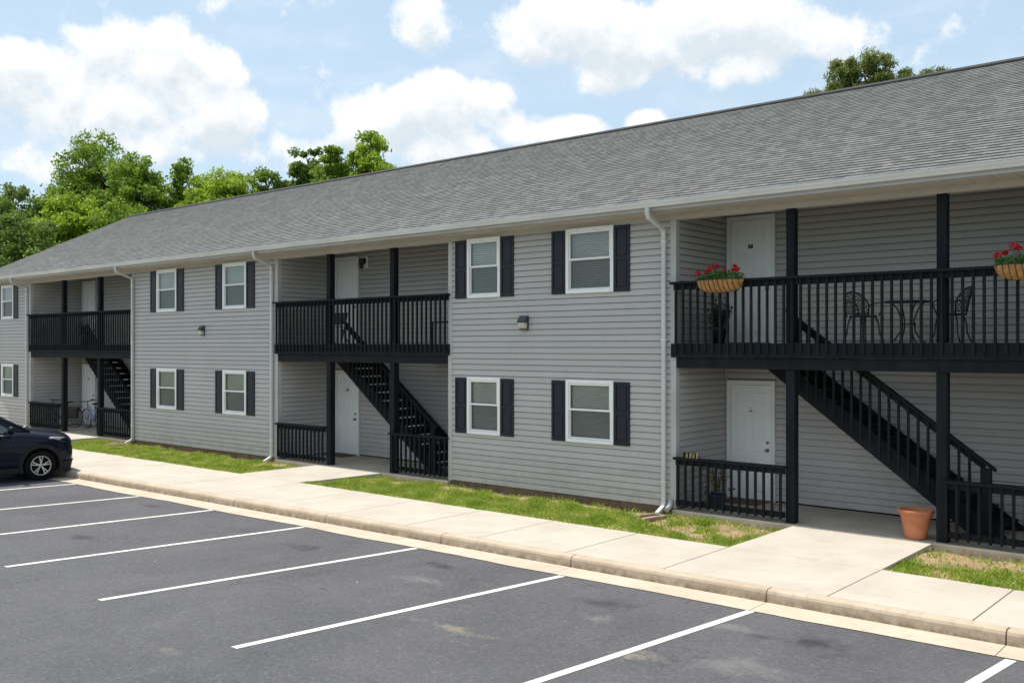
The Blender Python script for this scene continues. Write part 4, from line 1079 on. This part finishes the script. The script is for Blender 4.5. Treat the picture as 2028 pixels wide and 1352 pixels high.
# front right wheel outer face sits at (-22.2,-4.84)
off = Matrix.Rotation(hd, 3, 'Z') @ Vector((.905, 1.45, 0))
car.location = (-22.54-off.x, -4.74-off.y, -.27); car.rotation_euler = (0, 0, hd)

# ------------------------------------------------------------------ trees
def tree(x, y, h, crown, label, name='broadleaf_tree', mat=0, n=9000, leaf=.16, seed=0, group='trees behind the building', trunk_r=.22, cat='tree', open_=.0):
    """crown: list of lobes (dx,dy,z,rx,rz)"""
    r = np.random.default_rng(seed)
    e = empty(name, (x, y, -.31), label, cat, group)
    fx = 1.15 if mat != 3 else 1.35
    crown = [(dx*fx, dy_, z, rx*1.28, rz*1.15) for dx, dy_, z, rx, rz in crown]
    b = MB()
    ztop = h*.8; b.tube([(x, y, -.35), (x+.1, y, h*.3), (x-.1, y+.1, h*.6), (x, y, ztop)], [trunk_r*1.3, trunk_r, trunk_r*.6, .05], 10)
    cl = []   # clump centres
    tot = sum(c[3]**2*c[4] for c in crown)**1.0
    for (dx, dy_, z, rx, rz) in crown:
        c = Vector((x+dx, y+dy_, z))
        s0 = Vector((x, y, max(h*.25, z-rz*1.3)))
        b.tube([s0, s0.lerp(c, .5)+Vector((0, 0, .15)), c], [trunk_r*.45, trunk_r*.3, .03], 7)
        k = max(14, int(70*(rx*rx*rz)/ (1.9**3))+16)
        for _ in range(k):
            d = r.normal(size=3); d /= np.linalg.norm(d); q = r.uniform(.25, 1.0)**.45
            pc = np.array([x+dx+d[0]*rx*q, y+dy_+d[1]*rx*q, z+d[2]*rz*q])
            cl.append((pc, r.uniform(.28, .55)*(.75+.3*rx/2)*(1.-.2*open_)))
            if r.uniform() < .35: b.tube([c.lerp(Vector(pc), .1), c.lerp(Vector(pc), .6)+Vector((0, 0, .1)), Vector(pc)], [.04, .028, .012], 5)
    obj('trunk', b, M_BARK, e)
    per = max(10, int(n*3.6)//len(cl)); PP = []; AA = []
    for pc, rad in cl:
        d = r.normal(size=(per, 3)); d /= np.linalg.norm(d, axis=1)[:, None]
        q = r.uniform(.3, 1.15, (per, 1))
        PP.append(pc+d*q*rad*np.array([1, 1, .75])); AA.append(np.clip(r.uniform(.1, .75)+r.normal(size=per)*.17, 0, 1))
    P = np.concatenate(PP); A = np.concatenate(AA); n_ = len(P)
    S = (r.uniform(.5, 1., n_)*leaf*(.84 if mat != 3 else 1.))[:, None]
    a = r.normal(size=(n_, 3)); a[:, 2] -= .35; a /= np.linalg.norm(a, axis=1)[:, None]
    t = r.normal(size=(n_, 3)); t[:, 2] += .5; bb = np.cross(a, t); bb /= np.linalg.norm(bb, axis=1)[:, None]
    wd = .18 if mat == 3 else .55
    V = np.stack([P-a*S, P+bb*S*wd, P+a*S, P-bb*S*wd], 1).reshape(-1, 3)
    me = bpy.data.meshes.new('crown'); V -= np.array([x, y, -.31])
    me.vertices.add(len(V)); me.vertices.foreach_set('co', V.ravel()); me.loops.add(n_*4); me.loops.foreach_set('vertex_index', np.arange(n_*4))
    me.polygons.add(n_); me.polygons.foreach_set('loop_start', np.arange(0, n_*4, 4)); me.polygons.foreach_set('loop_total', np.full(n_, 4)); me.update(calc_edges=True)
    me.materials.append(M_LEAF[mat]); at = me.attributes.new('rnd', 'FLOAT', 'FACE'); at.data.foreach_set('value', A.astype(np.float32))
    o = bpy.data.objects.new('crown', me); COL.objects.link(o); o.parent = e
    return e
tree(-60.9, 15, 16.2, [(0, 0, 13.9, 1.9, 2.3), (-1.6, 0, 12.0, 1.9, 2.2), (1.5, .3, 12.6, 1.8, 2.2), (0, -.8, 10.6, 2.5, 2.2), (-2.7, 0, 9.6, 2.0, 2.0), (2.3, 0, 9.6, 2.0, 2.0), (0, -1, 7.5, 3, 2.2)], 'tallest broadleaf tree of the left clump with a rounded mid green crown', mat=0, n=17000, seed=1)
tree(-53, 13.9, 13.8, [(-.3, 0, 12.3, 1.3, 1.4), (.9, 0, 11.0, 1.3, 1.4), (-.8, -.5, 10.3, 1.6, 1.6), (1.5, 0, 8.9, 1.3, 1.6), (.2, -.6, 8.3, 2.0, 1.8), (1.7, 0, 6.8, 1.2, 1.4)], 'broadleaf tree with a shaggy sloping crown just left of the first sky gap', mat=0, n=12000, seed=2)
tree(-62.6, 10.9, 12.4, [(0, 0, 10.6, 1.6, 2.0), (-1.8, 0, 9.4, 1.7, 1.8), (1.2, 0, 9.0, 1.7, 1.8), (0, -.5, 7, 2.6, 2.2)], 'dark tree at the far left with its top below the tall round crown', mat=2, n=12000, seed=3)
tree(-51.8, 9.7, 11, [(-.4, 0, 9.5, 1.3, 1.4), (1.1, 0, 8.9, 1.2, 1.3), (-1.4, 0, 8.4, 1.3, 1.4), (.2, -.6, 7.6, 1.8, 1.5), (1.6, 0, 7.0, 1.2, 1.4), (-1.2, -.3, 6.3, 1.5, 1.5)], 'yellow-green tree in the middle of the left clump in front of the tall tree', mat=1, n=12000, seed=4)
tree(-47.5, 5.4, 9, [(0, 0, 7.7, 1.2, 1.3), (-1.3, 0, 7.1, 1.3, 1.3), (1.0, 0, 6.5, 1.1, 1.2), (-.2, -.5, 5.6, 1.7, 1.5), (-1.6, -.3, 4.9, 1.4, 1.4), (.9, 0, 4.8, 1.1, 1.2)], 'dark green tree lowest at the left edge directly behind the roof slope', mat=2, n=12000, seed=5, leaf=.13)
tree(-45.9, 9.4, 9.9, [(0, 0, 8.5, 1.1, 1.3), (1.0, 0, 7.5, 1.1, 1.3), (-.8, 0, 7.5, 1.2, 1.3), (.2, 0, 6.2, 1.6, 1.5)], 'deep green tree touching the left end of the roof ridge', mat=0, n=8000, seed=6, leaf=.13)
tree(-50.7, 15.8, 13.6, [(0, 0, 12.3, .75, 1.1), (-.3, 0, 10.9, .85, .9), (.9, 0, 9.6, 1.2, 1.3), (-.6, 0, 8.8, 1.3, 1.4)], 'narrow topped tree just right of the first sky gap', mat=0, n=6500, seed=7, leaf=.15)
tree(-43.8, 13.9, 12.0, [(-1.5, 0, 10.6, .9, 1.1), (-.2, 0, 10.4, 1.1, 1.3), (.9, 0, 10.1, 1.1, 1.3), (1.8, 0, 9.4, 1.0, 1.1), (-2.0, 0, 9.3, 1.3, 1.3), (0, -.6, 8.8, 1.8, 1.4)], 'wide light green tree behind the ridge right of the narrow topped tree', mat=1, n=12000, seed=8, leaf=.14)
tree(-41.6, 14.8, 12.0, [(0, 0, 10.9, .55, .9), (.5, 0, 10.0, .6, .7), (-.4, 0, 9.7, .7, .8)], 'sparse small tree with an open top behind the ridge left of the loose crowned tree', mat=0, n=2000, seed=9, leaf=.13, trunk_r=.12)
tree(-40.2, 16.3, 13.0, [(.1, 0, 12.0, .75, .9), (-.7, 0, 11.0, .7, .9), (.7, 0, 11.0, .65, .9), (0, 0, 9.9, 1.1, 1.0)], 'loose crowned dark tree with sky showing through left of the two ridge spires', mat=2, n=4200, seed=10, leaf=.14, open_=1, trunk_r=.15)
tree(-36.5, 14.8, 12.3, [(0, 0, 11.4, .55, .85), (0, 0, 10.3, .8, .9), (-.6, 0, 9.7, .7, .7)], 'upright green tree behind the ridge left of the taller spire', mat=0, n=4200, seed=11, leaf=.12, trunk_r=.14)
tree(-35.0, 15.8, 12.8, [(.05, 0, 11.9, .6, .85), (.45, 0, 10.9, .75, .9), (-.55, 0, 10.9, .75, .9), (0, 0, 9.9, 1.1, .9)], 'tallest upright light green tree poking above the ridge right of the clump', mat=1, n=5600, seed=12, leaf=.12, trunk_r=.14)
tree(-33.0, 15.2, 11.2, [(0, 0, 10.7, .32, .4), (-.25, 0, 10.2, .3, .35)], 'tiny leafy treetop just peeking over the ridge right of the spires', mat=1, n=900, seed=13, leaf=.11, trunk_r=.08)
tree(-15.5, 27.6, 15.6, [(-.2, 0, 14.7, 1.15, .75), (-1.2, 0, 13.9, 1.1, .6), (.7, 0, 14.0, .8, .6), (-2.2, 0, 13.2, .9, .5), (1.8, 0, 13.75, .65, .45), (0, 0, 13.2, 1.5, .7), (-3.0, 0, 12.6, .8, .45), (2.2, 0, 13.0, .5, .4), (.9, 0, 12.2, 1.6, .7), (-1.4, 0, 12.0, 1.8, .7)], 'rounded pine treetop rising above the right half of the roof ridge', name='pine_tree', mat=3, n=24000, leaf=.15, seed=14, group=None, open_=.6)

# ------------------------------------------------------------------ light, sky, camera
SUN = Vector((-.455, -.105, 1)).normalized()
sel = math.asin(SUN.z)
sd = bpy.data.lights.new('sun', 'SUN'); sd.energy = 3.7; sd.angle = R(.55); sd.color = (1, .93, .82)
so = bpy.data.objects.new('sun', sd); COL.objects.link(so); so.rotation_euler = SUN.to_track_quat('Z', 'Y').to_euler(); so.location = (0, 0, 30)
w = bpy.data.worlds.new('World'); scene.world = w; w.use_nodes = True
T = w.node_tree; T.nodes.clear()
def WN(t, **k):
    n = T.nodes.new(t)
    for a, b_ in k.items():
        if a == 'ins':
            for q, v in b_.items():
                if isinstance(v, bpy.types.NodeSocket): T.links.new(v, n.inputs[q])
                else: n.inputs[q].default_value = v
        else: setattr(n, a, b_)
    return n
def wm(op, a, b_=0., c=0., clamp=False): return WN('ShaderNodeMath', operation=op, use_clamp=clamp, ins={0: a, 1: b_, 2: c}).outputs[0]
sky = WN('ShaderNodeTexSky', sky_type='NISHITA', sun_disc=False, sun_elevation=sel, sun_rotation=math.atan2(SUN.x, SUN.y), air_density=1.0, dust_density=1.2, ozone_density=1.0)
tc = WN('ShaderNodeTexCoord').outputs['Generated']
CL = [(-1.068, .258, .075, .046, 1), (-1.021, .271, .041, .025, 1), (-1.127, .234, .077, .040, 1), (-1.174, .246, .047, .030, 1), (-1.007, .223, .042, .030, 1), (-1.1, .205, .117, .026, .55), (-1.161, .171, .08, .02, .35),
      (-.802, .320, .038, .026, 1), (-.827, .233, .058, .036, 1), (-.78, .242, .052, .034, 1), (-.738, .247, .040, .027, 1), (-.706, .225, .031, .022, 1), (-.649, .219, .039, .017, .9), (-.863, .218, .028, .024, 1), (-.795, .205, .09, .022, .6),
      (-.675, .317, .055, .037, 1), (-.612, .316, .08, .040, 1), (-.54, .304, .08, .046, 1), (-.47, .314, .065, .030, .9), (-.406, .306, .045, .022, .6), (-.602, .278, .075, .024, .8), (-.5, .278, .058, .022, .8), (-.571, .229, .022, .012, .8), (-.944, .192, .045, .018, .5),
      (-1.6, .3, .3, .1, .8), (.2, .35, .3, .1, .9), (1., .3, .4, .12, 1), (1.9, .3, .35, .12, 1), (2.7, .35, .4, .12, 1), (-2.6, .4, .5, .15, 1), (-.5, .75, .5, .12, .8), (-2., .8, .4, .15, .8)]  # last row: unseen clouds outside the view, added to brighten the ambient light
def density_group():
    g_ = bpy.data.node_groups.new('cloud_density', 'ShaderNodeTree')
    g_.interface.new_socket('Vector', in_out='INPUT', socket_type='NodeSocketVector'); g_.interface.new_socket('Density', in_out='OUTPUT', socket_type='NodeSocketFloat')
    gi = g_.nodes.new('NodeGroupInput'); go = g_.nodes.new('NodeGroupOutput')
    def GN(t, ins={}, **k):
        n = g_.nodes.new(t)
        for a, b_ in k.items(): setattr(n, a, b_)
        for q, v in ins.items():
            if isinstance(v, bpy.types.NodeSocket): g_.links.new(v, n.inputs[q])
            else: n.inputs[q].default_value = v
        return n
    gm = lambda op, a, b_=0., c=0.: GN('ShaderNodeMath', {0: a, 1: b_, 2: c}, operation=op).outputs[0]
    v = GN('ShaderNodeVectorMath', {0: gi.outputs[0]}, operation='NORMALIZE').outputs[0]
    sx = GN('ShaderNodeSeparateXYZ', {0: v}).outputs
    az = gm('ARCTAN2', sx[0], sx[1]); el = gm('ARCSINE', sx[2])
    nz = GN('ShaderNodeTexNoise', {'Vector': v, 'Scale': 15., 'Detail': 6., 'Roughness': .62}).outputs[0]
    acc = None
    for a0, e0, ra, re, wt in CL:
        dx = gm('DIVIDE', gm('SUBTRACT', az, a0), ra*1.12); dy_ = gm('DIVIDE', gm('SUBTRACT', el, e0), re*1.12)
        d2 = gm('ADD', gm('MULTIPLY', dx, dx), gm('MULTIPLY', dy_, dy_))
        q = gm('MULTIPLY', gm('MAXIMUM', gm('SUBTRACT', 1., d2), -1.), wt)
        acc = q if acc is None else gm('SMOOTH_MAX', acc, q, .25)
    dd = gm('ADD', acc, gm('MULTIPLY', gm('SUBTRACT', nz, .5), 3.4))
    g_.links.new(dd, go.inputs[0]); return g_
DG = density_group()
def dens(vec): n = WN('ShaderNodeGroup', node_tree=DG); T.links.new(vec, n.inputs[0]); return n.outputs[0]
d0 = dens(tc)
up1 = WN('ShaderNodeVectorMath', operation='ADD', ins={0: tc, 1: (-.006, 0, .020)}).outputs[0]
d1 = dens(up1)
up2 = WN('ShaderNodeVectorMath', operation='ADD', ins={0: tc, 1: (-.012, 0, .04)}).outputs[0]
d2_ = d1
alpha = WN('ShaderNodeMapRange', interpolation_type='SMOOTHSTEP', ins={0: d0, 1: -.2, 2: .56, 3: 0., 4: 1.}).outputs[0]
wisp = WN('ShaderNodeTexNoise', ins={'Vector': WN('ShaderNodeMapping', ins={'Vector': tc, 'Rotation': (0, 0, .4), 'Scale': (2., 2., 9.)}).outputs[0], 'Scale': 2.2, 'Detail': 5., 'Roughness': .6}).outputs[0]
wa = WN('ShaderNodeMapRange', interpolation_type='SMOOTHSTEP', ins={0: wisp, 1: .40, 2: .78, 3: 0., 4: .38}).outputs[0]
alpha = wm('MAXIMUM', alpha, wa)
lit = wm('MULTIPLY_ADD', wm('SUBTRACT', d0, d1), .75, .66)
lit = wm('ADD', lit, wm('MULTIPLY', wm('MAXIMUM', wm('MINIMUM', d2_, 1.2), -.2), -.30))
lit = wm('MAXIMUM', wm('MINIMUM', lit, 1.0), .0)
CB = 10.
ccol = WN('ShaderNodeMix', data_type='RGBA', ins={0: lit, 6: (4.7, 5.2, 5.6, 1), 7: (6.9, 6.95, 7.0, 1)}).outputs[2]
# pale blue summer sky: nishita lifted toward the horizon haze
hz = WN('ShaderNodeSeparateXYZ', ins={0: tc}).outputs[2]
hf = WN('ShaderNodeMapRange', ins={0: hz, 1: .0, 2: .45, 3: .85, 4: .7}).outputs[0]
skc = WN('ShaderNodeMix', data_type='RGBA', ins={0: hf, 6: sky.outputs[0], 7: (3.9, 5.05, 6.1, 1)}).outputs[2]
fin = WN('ShaderNodeMix', data_type='RGBA', ins={0: alpha, 6: skc, 7: ccol}).outputs[2]
bg = WN('ShaderNodeBackground', ins={0: fin, 1: .10})
wo = WN('ShaderNodeOutputWorld', ins={0: bg.outputs[0]})
w.cycles.sampling_method = 'MANUAL'; w.cycles.sample_map_resolution = 512

cam = bpy.data.cameras.new('camera'); co = bpy.data.objects.new('camera', cam); COL.objects.link(co); scene.camera = co
co.location = (0, -14.43, 2.8); co.rotation_euler = (R(90), 0, R(40.6557))
cam.sensor_width = 36; cam.lens = 1905/2028*36; cam.shift_y = 10/2028; cam.clip_end = 3000; cam.clip_start = .1
scene.view_settings.view_transform = 'Standard'; scene.view_settings.look = 'None'; scene.view_settings.exposure = .67; scene.view_settings.gamma = 1
scene.cycles.max_bounces = 6; scene.cycles.transparent_max_bounces = 12
